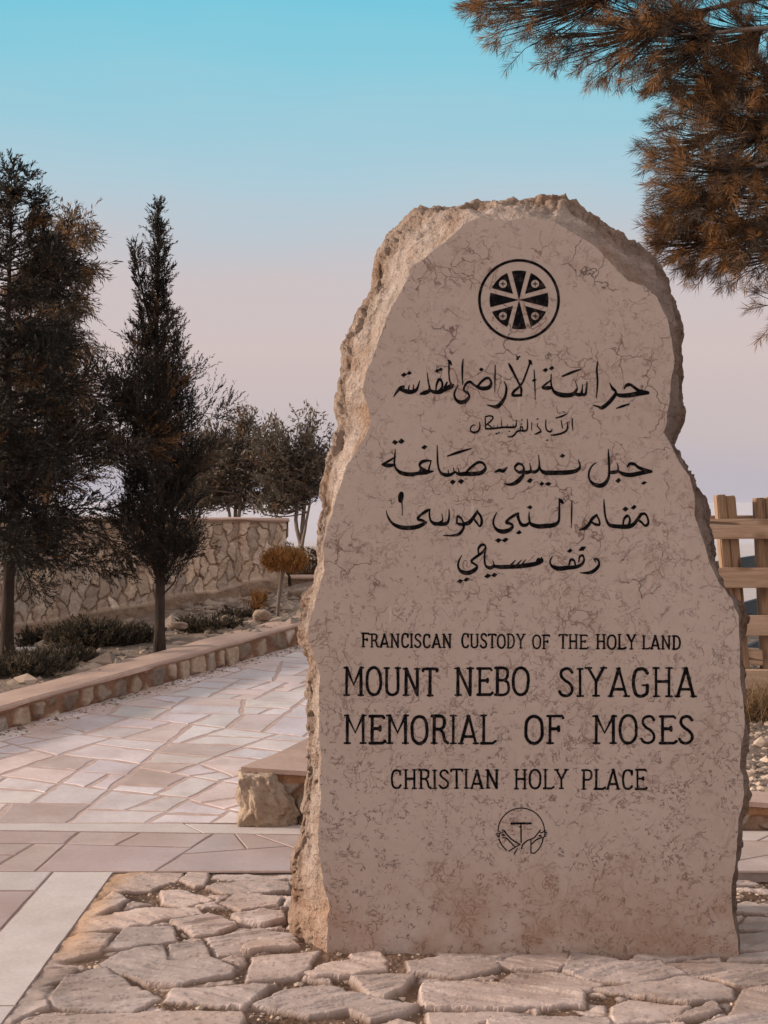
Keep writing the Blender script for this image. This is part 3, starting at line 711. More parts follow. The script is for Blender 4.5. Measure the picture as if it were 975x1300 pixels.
for P, t in rings:
    amp = min(1.0, t * 3.5) * (1.0 if t < 0.85 else 0.62)
    n1 = fbm(P[:, 0] * 7, P[:, 1] * 7 + 3, P[:, 2] * 7, 4); n2 = fbm(P[:, 0] * 24, P[:, 1] * 24, P[:, 2] * 13, 4, 0.65)
    rdg = 1 - np.abs(fbm(P[:, 0] * 10 + 5, P[:, 1] * 10, P[:, 2] * 6, 3)) * 2.2
    chip = np.round((n1 + 0.5 * n2) * 4) / 4; n3 = fbm(P[:, 0] * 38 + 3, P[:, 1] * 38, P[:, 2] * 16, 3, 0.6); crev = np.maximum(0, 1 - np.abs(fbm(P[:, 0] * 9 + 2, P[:, 1] * 12, P[:, 2] * 4.5 + 4, 4)) * 9)
    d = amp * (0.016 * n1 + 0.017 * n2 - 0.014 * np.maximum(rdg, 0) ** 3 + 0.020 * chip + 0.008 * n3 - 0.015 * crev)
    tc_ = np.clip(off / 0.07, 0, 1); calm = 0.38 + 0.62 * sstep(0.40, 0.75, t); d = d * (calm * tc_ + (1 - tc_))   # broad chiselled chamfer beside the face, craggy outer rim
    if t < 0.99: d = d * np.clip(off / 0.03, 0.45, 1.0)
    Q = P + outw * d[:, None]; Q[:, 1] += -amp * 0.8 * d + amp * 0.010 * n2
    if t == 0: Q = P.copy()
    BV.append(Q)
    lowleft = np.clip(1 - Q[:, 2] / 0.55, 0, 1) * (Q[:, 0] < 0.1)
    w = 0.5 + 0.5 * fbm(Q[:, 0] * 9, Q[:, 1] * 9, Q[:, 2] * 7, 3)
    tt = np.stack([1 + 0.06 * n1 + 0.05 * lowleft, 1 + 0.05 * n1 - 0.10 * w * (0.3 + lowleft), 1 + 0.04 * n1 - 0.24 * w * (0.3 + lowleft)], 1)
    cham = (1 - sstep(0.35, 0.7, t)) * np.clip(off / 0.07, 0, 1)[:, None]; tt = tt * (1 + cham * np.array([0.16, 0.17, 0.19])) * (1 - (1 - cham) * np.array([0.10, 0.15, 0.20]))
    # the right flank is toned darker
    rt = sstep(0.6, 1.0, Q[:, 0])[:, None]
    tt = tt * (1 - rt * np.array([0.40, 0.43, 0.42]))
    BT.append(tt)
nr = len(BV); fcs = []
for i in range(nr - 1):
    a = i * N + np.arange(N); b = i * N + (np.arange(N) + 1) % N
    fcs.append(np.stack([a, a + N, b + N, b], 1))
fcs = [f for arr in fcs for f in arr] + [np.arange((nr - 1) * N, nr * N)[::-1]]
mesh('rough_body', np.concatenate(BV), fcs, M_ROUGH, ROOTS, True, np.concatenate(BT))
bm = bmesh.new()
vs = [bm.verts.new(P0[i] - np.array(ROOTS.location)) for i in range(N)]
f = bm.faces.new(vs); bm.normal_update()
if f.normal.y > 0: f.normal_flip()
bmesh.ops.triangulate(bm, faces=[f])
me = bpy.data.meshes.new('polished_face'); bm.to_mesh(me); bm.free(); me.materials.append(M_FACE)
link(bpy.data.objects.new('polished_face', me), ROOTS)['label'] = 'flat smooth brown-veined front face'

# --- lettering: brush strokes as thin black paint lying in the plane of the face
def cr(pts, per=6):
    p = np.asarray(pts, float)
    if len(p) < 3: return np.stack([np.linspace(p[0], p[-1], per)])[0]
    q = np.concatenate([[2 * p[0] - p[1]], p, [2 * p[-1] - p[-2]]]); out = []
    for i in range(1, len(q) - 2):
        for t in np.linspace(0, 1, per, endpoint=False):
            a, b, c, d = q[i - 1], q[i], q[i + 1], q[i + 2]
            out.append(0.5 * (2 * b + (c - a) * t + (2 * a - 5 * b + 4 * c - d) * t ** 2 + (3 * b - a - 3 * c + d) * t ** 3))
    out.append(p[-1]); return np.array(out)
class Ink:
    def __init__(s): s.mb = MB(); s.k = 0
    def _put(s, pts2d, faces):
        y = Y0 - 0.0009 - 0.000004 * s.k; s.k += 1
        P = np.asarray(pts2d); V = np.stack([(P[:, 0] - CX) * Y0 / F, np.full(len(P), y), EYE - (P[:, 1] - HY) * Y0 / F], 1)
        s.mb.add(V, faces)
    def stroke(s, pts, smooth=True, wob=0.0, pen=False):
        p = np.asarray(pts, float); q = cr(p) if smooth else p
        xy, w = q[:, :2], np.maximum(q[:, 2], 0.35) / 2
        if wob: 
            w = w * (1 + wob * np.array([random.uniform(-1, 1) for _ in w]))
        d = np.gradient(xy, axis=0); d /= np.linalg.norm(d, axis=1)[:, None] + 1e-9; n = np.stack([-d[:, 1], d[:, 0]], 1)
        if pen: w = w * (0.66 + 0.46 * np.abs(d[:, 0] * 0.94 - d[:, 1] * 0.34) ** 1.3)      # reed pen: broad along the line, finer on upright strokes
        m = len(xy); V = np.concatenate([xy + n * w[:, None], xy - n * w[:, None]])
        s._put(V, [[i, i + 1, m + i + 1, m + i] for i in range(m - 1)])
        for e in (0, m - 1):
            a = np.linspace(0, 2 * np.pi, 9)[:-1]; s._put(xy[e] + w[e] * np.stack([np.cos(a), np.sin(a)], 1), [list(range(8))])
    def poly(s, pts): s._put(pts, [list(range(len(pts)))])
    def dot(s, x, y, sz):
        h = sz / 2; r = lambda: random.uniform(-.08, .08) * sz
        s.poly([(x - h + r(), y + r() + h * .15), (x + r(), y - h * .75 + r()), (x + h + r(), y + r() - h * .1), (x + r(), y + h * .75 + r())])
    def build(s, name, label):
        o = s.mb.build(name, M_INK, ROOTS); o['label'] = label; return o
def tr(ox, oy, sc, pts): return [(ox + x / sc, oy + y / sc, w / sc) for x, y, w in pts]
def script(label, groups):
    k = Ink()
    for ox, oy, sc, strokes, dots in groups:
        for st in strokes: k.stroke([(x, y, w * 1.30 + .15) for x, y, w in tr(ox, oy, sc, st)], pen=True)
        for x, y, sz in dots: k.dot(ox + x / sc, oy + y / sc, sz * 1.22 / sc)
    return k.build('inscription', label)
S5 = 975 / 180
script('topmost bold Arabic line, below the wheel emblem', [
    (490, 440, S5, [
        [(52, 346, 4), (75, 312, 13), (100, 283, 15), (120, 270, 6)], [(92, 290, 16), (130, 305, 22), (160, 312, 22), (190, 308, 19), (215, 288, 14), (232, 235, 5)], [(152, 308, 13), (160, 266, 5)], [(188, 302, 12), (190, 262, 5)], [(118, 300, 13), (126, 272, 6)],
        [(284, 178, 5), (291, 240, 11), (300, 285, 15), (292, 308, 18), (265, 318, 20), (238, 325, 10)], [(298, 297, 14), (330, 312, 19), (370, 312, 19), (402, 298, 15)], [(343, 306, 8), (348, 262, 12), (366, 226, 15), (386, 246, 15), (386, 280, 13), (366, 304, 12)],
        [(398, 302, 16), (430, 282, 22), (455, 268, 20), (464, 262, 8)], [(420, 246, 9), (404, 282, 15)], [(432, 100, 8), (434, 140, 12), (433, 190, 10), (440, 240, 13), (455, 268, 16)], [(425, 92, 6), (438, 104, 20), (450, 124, 12)],
        [(531, 85, 5), (526, 130, 13), (525, 200, 11), (527, 262, 5)],
        [(602, 262, 12), (650, 286, 19), (700, 284, 19), (724, 255, 16), (712, 222, 15), (688, 218, 13), (655, 243, 12), (630, 275, 11)], [(606, 264, 15), (576, 242, 14), (548, 260, 12), (535, 300, 13), (562, 318, 15), (572, 345, 15), (545, 376, 19), (510, 383, 20), (480, 362, 19), (470, 325, 13), (484, 287, 8), (498, 265, 4)],
        [(752, 128, 6), (750, 200, 10), (748, 312, 4)], [(812, 240, 6), (828, 280, 15), (820, 340, 15), (795, 385, 18), (765, 412, 20), (730, 410, 11), (695, 400, 4)],
        [(844, 116, 10), (858, 142, 21), (885, 195, 17), (910, 245, 15), (930, 290, 17), (929, 336, 12)], [(930, 335, 12), (900, 336, 13), (868, 334, 13), (880, 308, 13), (906, 285, 11), (937, 250, 11), (962, 190, 10), (980, 140, 10), (992, 100, 10)], [(982, 92, 6), (992, 104, 24), (1002, 124, 8)],
        [(895, 60, 5), (905, 73, 9), (921, 68, 6)], [(905, 72, 6), (898, 90, 5), (911, 84, 5)]],
     [(124, 195, 34), (162, 183, 30), (350, 166, 30), (378, 156, 30), (656, 158, 28)]),
    (650, 440, S5, [
        [(152, 160, 6), (156, 240, 10), (160, 365, 4)], [(140, 236, 4), (152, 232, 12), (166, 228, 4)],
        [(270, 190, 6), (268, 240, 11), (273, 280, 13)], [(272, 282, 14), (240, 285, 19), (207, 282, 9), (235, 256, 9), (266, 232, 6)], [(273, 278, 14), (290, 310, 20), (330, 330, 24), (380, 335, 22), (420, 326, 19), (442, 300, 13), (448, 280, 8), (436, 240, 5)],
        [(430, 326, 15), (470, 329, 18), (482, 300, 11), (484, 258, 5)], [(470, 329, 16), (503, 328, 15), (512, 290, 12), (516, 240, 6)], [(348, 204, 8), (410, 178, 12), (472, 156, 5)],
        [(589, 102, 6), (583, 160, 13), (588, 230, 13), (585, 300, 10), (580, 352, 4)],
        [(770, 292, 6), (785, 268, 15), (812, 262, 15), (840, 280, 17), (880, 308, 21), (935, 316, 14)], [(936, 320, 13), (880, 322, 22), (800, 335, 22), (740, 335, 19), (710, 322, 14)], [(672, 252, 6), (690, 285, 18), (714, 312, 17), (700, 345, 19), (665, 385, 19), (620, 420, 18), (590, 412, 10), (557, 403, 4)], [(718, 425, 5), (760, 410, 11), (805, 395, 5)]],
     [(230, 160, 34), (272, 149, 34)])])
script('small thin Arabic line, second from the top', [
    (590, 515, 6.5, [
        [(888, 108, 9), (887, 150, 12), (893, 205, 6)], [(845, 135, 6), (848, 170, 11), (838, 205, 11), (800, 228, 11), (750, 240, 11), (710, 243, 5)], [(795, 120, 6), (800, 150, 10), (806, 186, 9)], [(752, 102, 7), (800, 88, 10), (845, 68, 5)],
        [(670, 115, 6), (668, 160, 11), (675, 198, 12), (700, 215, 11), (718, 205, 9), (719, 190, 4)], [(578, 236, 5), (605, 225, 10), (629, 210, 11), (615, 188, 9), (600, 168, 9), (600, 145, 5)], [(595, 113, 5), (606, 108, 6)],
        [(553, 140, 8), (552, 202, 6)], [(515, 108, 6), (518, 150, 11), (515, 195, 11), (495, 208, 11), (455, 206, 11)], [(460, 202, 9), (461, 178, 9), (475, 176, 10), (479, 200, 9)], [(458, 205, 10), (430, 215, 11), (410, 240, 11), (385, 256, 10), (355, 257, 5)],
        [(425, 120, 5), (425, 155, 11), (415, 175, 11), (385, 179, 12), (330, 178, 11), (290, 182, 11), (240, 188, 11), (200, 191, 11), (172, 190, 10)], [(400, 174, 7), (398, 152, 4)], [(352, 177, 7), (350, 155, 4)], [(305, 178, 8), (303, 115, 5)], [(270, 184, 7), (270, 160, 4)], [(240, 186, 7), (240, 160, 4)],
        [(168, 95, 8), (170, 140, 11), (172, 190, 10)], [(170, 92, 7), (205, 84, 9), (233, 94, 11), (222, 120, 9), (190, 148, 9), (178, 160, 6)], [(192, 155, 9), (226, 182, 9)], [(122, 135, 6), (125, 175, 11), (112, 208, 12), (80, 222, 12), (50, 210, 11), (49, 182, 9), (68, 161, 7), (88, 160, 4)]],
     [(680, 285, 18), (472, 118, 15), (466, 152, 15), (368, 212, 15), (262, 229, 18), (282, 222, 18)])])
script('third Arabic line, widest bold writing above the middle', [
    (480, 550, S5, [
        [(118, 110, 5), (115, 160, 11), (112, 210, 13), (125, 245, 17), (160, 273, 21), (220, 283, 20), (280, 275, 17), (330, 270, 19), (380, 260, 6)], [(112, 166, 6), (75, 190, 11), (30, 214, 9)], [(28, 216, 9), (65, 222, 20), (113, 219, 13)],
        [(366, 190, 6), (330, 189, 13), (297, 200, 16), (286, 225, 15), (310, 250, 20), (340, 266, 18)], [(294, 250, 12), (280, 276, 14)], [(347, 264, 17), (352, 235, 11), (363, 198, 6)],
        [(406, 82, 5), (408, 150, 11), (412, 220, 14), (430, 270, 17), (465, 287, 19), (500, 284, 15), (530, 268, 12), (555, 281, 17), (600, 279, 21), (660, 279, 21), (710, 271, 19), (739, 240, 16), (722, 207, 14), (690, 200, 13), (650, 225, 13), (615, 258, 12), (597, 280, 10)], [(486, 282, 9), (481, 248, 4)], [(524, 272, 9), (518, 236, 5)], [(560, 277, 11), (549, 238, 5)], [(478, 157, 6), (550, 132, 13), (640, 105, 5)],
        [(802, 268, 5), (835, 254, 16), (860, 260, 16), (888, 234, 5)]],
     [(116, 62, 38), (158, 55, 38), (321, 97, 40), (516, 336, 36), (570, 331, 38)]),
    (650, 550, S5, [
        [(66, 214, 12), (40, 210, 13), (19, 240, 13), (45, 267, 15), (75, 262, 15), (81, 235, 13), (64, 212, 11)], [(80, 258, 14), (75, 290, 18), (45, 325, 22), (10, 348, 17), (-30, 352, 11), (-55, 346, 4)],
        [(74, 266, 15), (100, 270, 18), (124, 262, 15), (129, 240, 11), (120, 205, 5)], [(124, 262, 14), (155, 266, 16), (180, 250, 13), (188, 210, 11), (182, 150, 5)], [(187, 222, 13), (200, 255, 18), (230, 271, 22), (300, 272, 22), (370, 270, 22), (430, 262, 19), (463, 240, 15), (466, 210, 11), (455, 180, 5)],
        [(662, 110, 6), (665, 170, 15), (668, 240, 15), (665, 300, 15), (640, 345, 20), (600, 361, 21), (555, 345, 19), (530, 310, 14), (530, 265, 11), (550, 225, 8), (578, 203, 4)], [(670, 270, 14), (700, 268, 18), (726, 260, 13), (729, 230, 9), (721, 203, 5)], [(728, 260, 14), (770, 281, 21), (820, 287, 21), (880, 275, 20), (958, 264, 12)], [(792, 232, 6), (810, 211, 15), (840, 212, 15), (870, 235, 17), (910, 251, 18), (958, 262, 12)]],
     [(347, 157, 34), (124, 325, 34), (205, 347, 34), (248, 346, 36), (733, 326, 36), (905, 341, 36)])])
script('fourth Arabic line, bold writing above the shortest line', [
    (480, 610, S5, [
        [(160, 92, 30), (157, 110, 36), (154, 138, 30)], [(163, 138, 9), (166, 190, 6), (166, 240, 4)], [(55, 205, 4), (68, 250, 13), (100, 295, 17), (150, 320, 21), (210, 326, 21), (270, 318, 20), (310, 300, 17), (332, 288, 8)], [(328, 290, 14), (305, 275, 15), (272, 265, 14), (290, 240, 12), (330, 211, 15), (356, 198, 8)],
        [(355, 200, 8), (353, 240, 13), (365, 280, 17), (395, 298, 19), (425, 290, 13), (444, 270, 10), (438, 228, 5)], [(398, 298, 16), (450, 300, 18), (480, 285, 15), (489, 240, 11), (487, 198, 5)],
        [(541, 278, 13), (548, 246, 13), (575, 265, 13), (586, 300, 15), (560, 300, 15), (541, 290, 12)], [(590, 295, 14), (586, 330, 15), (556, 368, 15), (510, 378, 10), (450, 378, 4)], [(588, 300, 17), (625, 290, 20), (652, 258, 17), (682, 214, 14)], [(680, 213, 12), (705, 245, 18), (713, 285, 19), (700, 316, 9), (678, 290, 15), (652, 256, 12)],
        [(815, 220, 4), (795, 265, 11), (795, 305, 16), (820, 340, 20), (865, 351, 22), (910, 335, 17), (926, 310, 14), (905, 295, 15), (880, 288, 14), (905, 260, 13), (940, 238, 14), (965, 225, 9)], [(964, 228, 10), (970, 270, 15), (988, 302, 15)]],
     [(826, 410, 38), (874, 407, 38)]),
    (650, 610, S5, [
        [(30, 236, 8), (44, 270, 14), (62, 302, 18), (95, 307, 16), (120, 288, 10)], [(118, 215, 5), (118, 260, 13), (130, 298, 20), (180, 315, 22), (240, 312, 22), (290, 305, 20), (320, 280, 15), (325, 220, 14), (325, 130, 9)], [(322, 125, 8), (336, 140, 26), (352, 156, 12)],
        [(412, 140, 6), (410, 220, 11), (408, 325, 4)], [(462, 340, 4), (500, 328, 15), (530, 300, 17), (550, 265, 16), (582, 238, 12)], [(580, 238, 12), (598, 270, 15), (601, 303, 12), (570, 300, 14), (543, 282, 10)],
        [(632, 130, 6), (635, 190, 13), (645, 260, 15), (670, 304, 20), (720, 315, 20), (790, 317, 22), (830, 305, 19), (857, 275, 17), (888, 232, 15)], [(764, 302, 11), (770, 266, 13), (795, 242, 14), (811, 270, 15), (802, 306, 13)], [(885, 231, 13), (915, 230, 14), (933, 260, 15), (936, 295, 14), (915, 311, 12), (890, 287, 15), (863, 268, 12)]],
     [(47, 357, 36), (123, 183, 34), (780, 196, 34), (838, 184, 36)])])
script('fifth Arabic line, the shortest, in the middle of the face', [
    (480, 610, S5, [
        [(575, 515, 4), (553, 560, 11), (553, 600, 17), (580, 630, 21), (625, 634, 21), (665, 614, 19), (681, 590, 14), (660, 572, 13), (640, 555, 12), (670, 528, 13), (710, 500, 13), (736, 470, 13), (735, 446, 13), (710, 444, 13), (690, 468, 13), (690, 500, 11)], [(736, 475, 8), (732, 540, 13), (740, 585, 15), (770, 601, 18), (796, 585, 13), (790, 552, 5)], [(794, 588, 15), (840, 595, 20), (900, 593, 20), (975, 590, 20), (1042, 580, 22), (1092, 570, 20), (1128, 550, 17), (1122, 528, 9)], [(905, 590, 12), (945, 548, 4)], [(945, 590, 12), (985, 548, 4)], [(985, 585, 11), (1014, 545, 4)], [(1128, 552, 14), (1102, 540, 12), (1086, 566, 10)]],
     [(566, 690, 36), (607, 681, 36), (755, 656, 38), (800, 649, 38)]),
    (650, 610, S5, [
        [(278, 520, 4), (262, 555, 11), (275, 588, 17), (320, 605, 22), (380, 600, 20), (440, 594, 17), (480, 575, 15), (496, 540, 13), (482, 512, 8)], [(392, 580, 10), (404, 545, 13), (428, 552, 13), (436, 588, 12)], [(459, 560, 9), (465, 525, 11), (488, 515, 11), (495, 545, 10)], [(465, 478, 9), (485, 468, 20), (503, 458, 6)],
        [(563, 538, 8), (590, 545, 15), (599, 578, 15), (572, 614, 17), (530, 634, 15), (470, 635, 4)], [(563, 538, 9), (576, 562, 8)]],
     [(397, 482, 34)])])

def SF(x, y, h=0.10): return [(x - h, y), (x + h, y)]        # serif
_o = [(0.28 + 0.27 * math.cos(a), 0.5 + 0.5 * math.copysign(abs(math.sin(a)) ** 0.75, math.sin(a))) for a in np.linspace(0, 2 * math.pi, 21)]
GLY = {
 'I': (0.16, [[(.08, 0), (.08, 1)], SF(.08, 0), SF(.08, 1)]),
 'F': (0.48, [[(.1, 0), (.1, 1)], [(.02, 1), (.50, 1), (.52, .93)], [(.1, .53), (.38, .53)], [(.38, .6), (.38, .46)], SF(.1, 0)]),
 'E': (0.50, [[(.1, 0), (.1, 1)], [(.02, 1), (.48, 1), (.52, .94)], [(.1, .54), (.38, .54)], [(.02, 0), (.48, 0), (.56, .07)], [(.38, .6), (.38, .48)]]),
 'L': (0.46, [[(.1, 0), (.1, 1)], [(.02, 0), (.42, 0), (.52, .08)], SF(.1, 1)]),
 'T': (0.52, [[(.26, 0), (.26, 1)], [(-.01, .92), (.02, 1), (.50, 1), (.53, .92)], SF(.26, 0)]),
 'H': (0.62, [[(.1, 0), (.1, 1)], [(.52, 0), (.52, 1)], [(.1, .52), (.52, .52)], SF(.1, 0), SF(.1, 1), SF(.52, 0), SF(.52, 1)]),
 'N': (0.64, [[(.1, 0), (.1, 1)], [(.1, 1), (.54, 0)], [(.54, 0), (.54, 1)], SF(.1, 0), SF(.07, 1, .08), SF(.54, 1)]),
 'M': (0.72, [[(.08, 0), (.08, 1)], [(.08, 1), (.36, .38), (.64, 1)], [(.64, 0), (.64, 1)], SF(.08, 0), SF(.05, 1, .07), SF(.64, 0), SF(.67, 1, .07)]),
 'A': (0.62, [[(.05, 0), (.33, 1)], [(.33, 1), (.57, 0)], [(.15, .25), (.50, .25)], SF(.05, 0, .08), SF(.58, 0, .09), SF(.31, 1, .06)]),
 'U': (0.60, [[(.08, 1), (.08, .28), (.13, .08), (.30, 0), (.47, .08), (.52, .28), (.52, 1)], SF(.08, 1), SF(.52, 1)]),
 'O': (0.56, [_o]),
 'D': (0.58, [[(.1, 0), (.1, 1)], [(.02, 1), (.26, 1), (.46, .86), (.54, .5), (.46, .14), (.26, 0), (.02, 0)]]),
 'B': (0.52, [[(.1, 0), (.1, 1)], [(.02, 1), (.32, 1), (.45, .90), (.45, .66), (.32, .55), (.1, .55)], [(.32, .55), (.48, .44), (.50, .14), (.34, 0), (.02, 0)]]),
 'P': (0.48, [[(.1, 0), (.1, 1)], [(.02, 1), (.32, 1), (.46, .90), (.47, .64), (.34, .50), (.1, .50)], SF(.1, 0)]),
 'R': (0.56, [[(.1, 0), (.1, 1)], [(.02, 1), (.32, 1), (.45, .90), (.45, .64), (.32, .52), (.1, .52)], [(.30, .52), (.42, .36), (.48, .10), (.58, 0)], SF(.1, 0)]),
 'C': (0.52, [[(.48, .84), (.42, .96), (.28, 1), (.12, .90), (.05, .5), (.12, .10), (.28, 0), (.42, .04), (.50, .16)], [(.48, .76), (.48, .96)]]),
 'G': (0.56, [[(.50, .84), (.42, .96), (.28, 1), (.12, .90), (.05, .5), (.12, .10), (.28, 0), (.44, .06), (.50, .16), (.50, .40)], [(.34, .40), (.54, .40)]]),
 'S': (0.48, [[(.44, .86), (.36, .97), (.24, 1), (.10, .92), (.07, .74), (.18, .58), (.34, .46), (.44, .28), (.40, .09), (.25, 0), (.10, .04), (.02, .16)]]),
 'Y': (0.60, [[(.06, 1), (.31, .50)], [(.56, 1), (.31, .50)], [(.31, .50), (.31, 0)], SF(.06, 1), SF(.56, 1), SF(.31, 0)]),
}
CURVY = set('OUDBPRCGS')
def latin(words, w, label, seed):
    """words: (text, x0, x1, ytop0, ybot0) in photo pixels"""
    rr = random.Random(seed)
    for text, x0, x1, yt, yb, tilt in words:
        k = Ink()
        gap = 0.14; tot = sum(GLY[c][0] for c in text) + gap * (len(text) - 1); sx = (x1 - x0) / tot; h = yb - yt; x = x0
        for c in text:
            gw, sts = GLY[c]; dj = rr.uniform(-.012, .012) * h; hs = rr.uniform(0.975, 1.025)
            for i, st in enumerate(sts):
                ww = w * (0.62 if len(st) == 2 and abs(st[0][1] - st[1][1]) < .01 and abs(st[0][0] - st[1][0]) < .22 else 1.0) * rr.uniform(0.88, 1.14)
                pts = [(x + a * sx + rr.uniform(-.008, .008) * h, yb + dj + tilt * (x - x0) - b * h * hs, ww) for a, b in st]
                if len(pts) == 2:
                    p, q = np.array(pts[0]), np.array(pts[1]); nseg = 6
                    pts = [tuple(p + (q - p) * t) for t in np.linspace(0, 1, nseg)]
                k.stroke(pts, smooth=(len(st) > 3), wob=0.10)
            x += (gw + gap) * sx
        k.build('inscription_word', 'carved word ' + text + ' of the ' + label)
latin([('FRANCISCAN', 459.5, 573, 804.5, 821, .01), ('CUSTODY', 586, 666, 805, 822, .01), ('OF', 676.5, 697, 806, 823, .01), ('THE', 710, 745, 806, 823, .01), ('HOLY', 757, 807, 806, 823.5, .01), ('LAND', 815.5, 864, 807, 823.5, .01)], 2.4, 'small Latin line reading FRANCISCAN CUSTODY OF THE HOLY LAND', 1)
latin([('MOUNT', 437.5, 554.5, 848, 882, .004), ('NEBO', 578, 671, 848, 882, .004), ('SIYAGHA', 709.5, 882, 848.5, 883.5, .004)], 3.8, 'large Latin line reading MOUNT NEBO SIYAGHA', 2)
latin([('MEMORIAL', 438, 627, 908.5, 943.5, .0), ('OF', 667, 713, 909, 943.5, .0), ('MOSES', 754, 880, 909, 943.5, .0)], 3.8, 'large Latin line reading MEMORIAL OF MOSES', 3)
latin([('CHRISTIAN', 496, 633, 977.5, 1000.5, .0), ('HOLY', 653, 720, 977.5, 1001, .0), ('PLACE', 738.5, 819.5, 977.5, 1001.5, .0)], 2.8, 'Latin line reading CHRISTIAN HOLY PLACE', 4)
# wheel emblem
k = Ink(); C0 = (658.9, 380.8)
def arc(c, r, a0, a1, n): return [(c[0] + r * math.cos(R(a)), c[1] - r * math.sin(R(a))) for a in np.linspace(a0, a1, n)]
ring_o, ring_i = arc(C0, 52.0, 0, 360, 97), arc(C0, 48.5, 0, 360, 97)
k._put(np.array(ring_o + ring_i), [[i, i + 1, 97 + i + 1, 97 + i] for i in range(96)])
for a in (0, 90, 180, 270):
    k.poly([C0] + arc(C0, 37.4, a - 14.3, a + 14.3, 9))
    q = a + 45; tip = (C0[0] + 10.6 * math.cos(R(q)), C0[1] - 10.6 * math.sin(R(q)))
    hole = (C0[0] + 28.9 * math.cos(R(q)), C0[1] - 28.9 * math.sin(R(q))); hr = 5.1
    # wedge with a round hole: triangulated ring between outline and hole
    out = arc(C0, 37.4, q - 21.5, q + 21.5, 15); out = out + [tuple(np.array(out[-1]) + (np.array(tip) - np.array(out[-1])) * t) for t in np.linspace(0, 1, 8)[1:]] + [tuple(np.array(tip) + (np.array(out[0]) - np.array(tip)) * t) for t in np.linspace(0, 1, 8)[1:-1]]
    an = [math.atan2(-(p[1] - hole[1]), p[0] - hole[0]) for p in out]; inn = [(hole[0] + hr * math.cos(t), hole[1] - hr * math.sin(t)) for t in an]; m = len(out)
    k._put(np.array(out + inn), [[i, (i + 1) % m, m + (i + 1) % m, m + i] for i in range(m)])
    k.stroke([(hole[0] - 2.6, hole[1], 1.3), (hole[0] + 2.6, hole[1], 1.3)], False); k.stroke([(hole[0], hole[1] - 2.6, 1.3), (hole[0], hole[1] + 2.6, 1.3)], False)
k.build('wheel_emblem', 'round black emblem with eight wedges and four small crosses')
# arms emblem
k = Ink(); E = lambda pts, w: k.stroke(tr(600, 1010, 7.5, [(x, y, w * 1.2) for x, y in pts]))
E([(463 + 221 * math.cos(R(a)), 340 - 221 * math.sin(R(a))) for a in np.linspace(3, 178, 24)], 9)
E([(250, 412), (275, 465), (322, 522)], 10); E([(672, 402), (660, 450), (632, 505), (588, 550)], 9)
E([(368, 266), (460, 264), (553, 264)], 17); E([(460, 270), (461, 360), (462, 446)], 11); E([(448, 300), (462, 285)], 10)
E([(300, 332), (330, 375), (380, 422), (452, 466)], 11); E([(288, 398), (325, 408), (362, 445), (402, 486)], 10); E([(450, 466), (400, 494), (348, 528)], 10); E([(425, 505), (395, 558)], 9)
for a, b in (((240, 343), (262, 346)), ((225, 358), (252, 360)), ((222, 373), (252, 378)), ((234, 390), (256, 392))): E([a, b], 7)
E([(250, 396), (260, 362), (286, 346)], 8); E([(284, 324), (304, 346)], 8); E([(284, 374), (300, 376)], 15)
E([(465, 506), (478, 466), (520, 428), (556, 414), (592, 394), (645, 326)], 10); E([(555, 415), (555, 480), (555, 548)], 9); E([(555, 546), (590, 548)], 9); E([(560, 462), (600, 425), (640, 405), (672, 400)], 10)
for a, b in (((682, 330), (698, 336)), ((686, 350), (708, 350)), ((686, 366), (708, 366)), ((682, 384), (702, 386))): E([a, b], 8)
E([(636, 344), (655, 354), (684, 342), (686, 384), (668, 400)], 9); E([(635, 382), (651, 384)], 14)
k.build('arms_emblem', 'small thin-lined black emblem of crossed arms under a T in a circle')

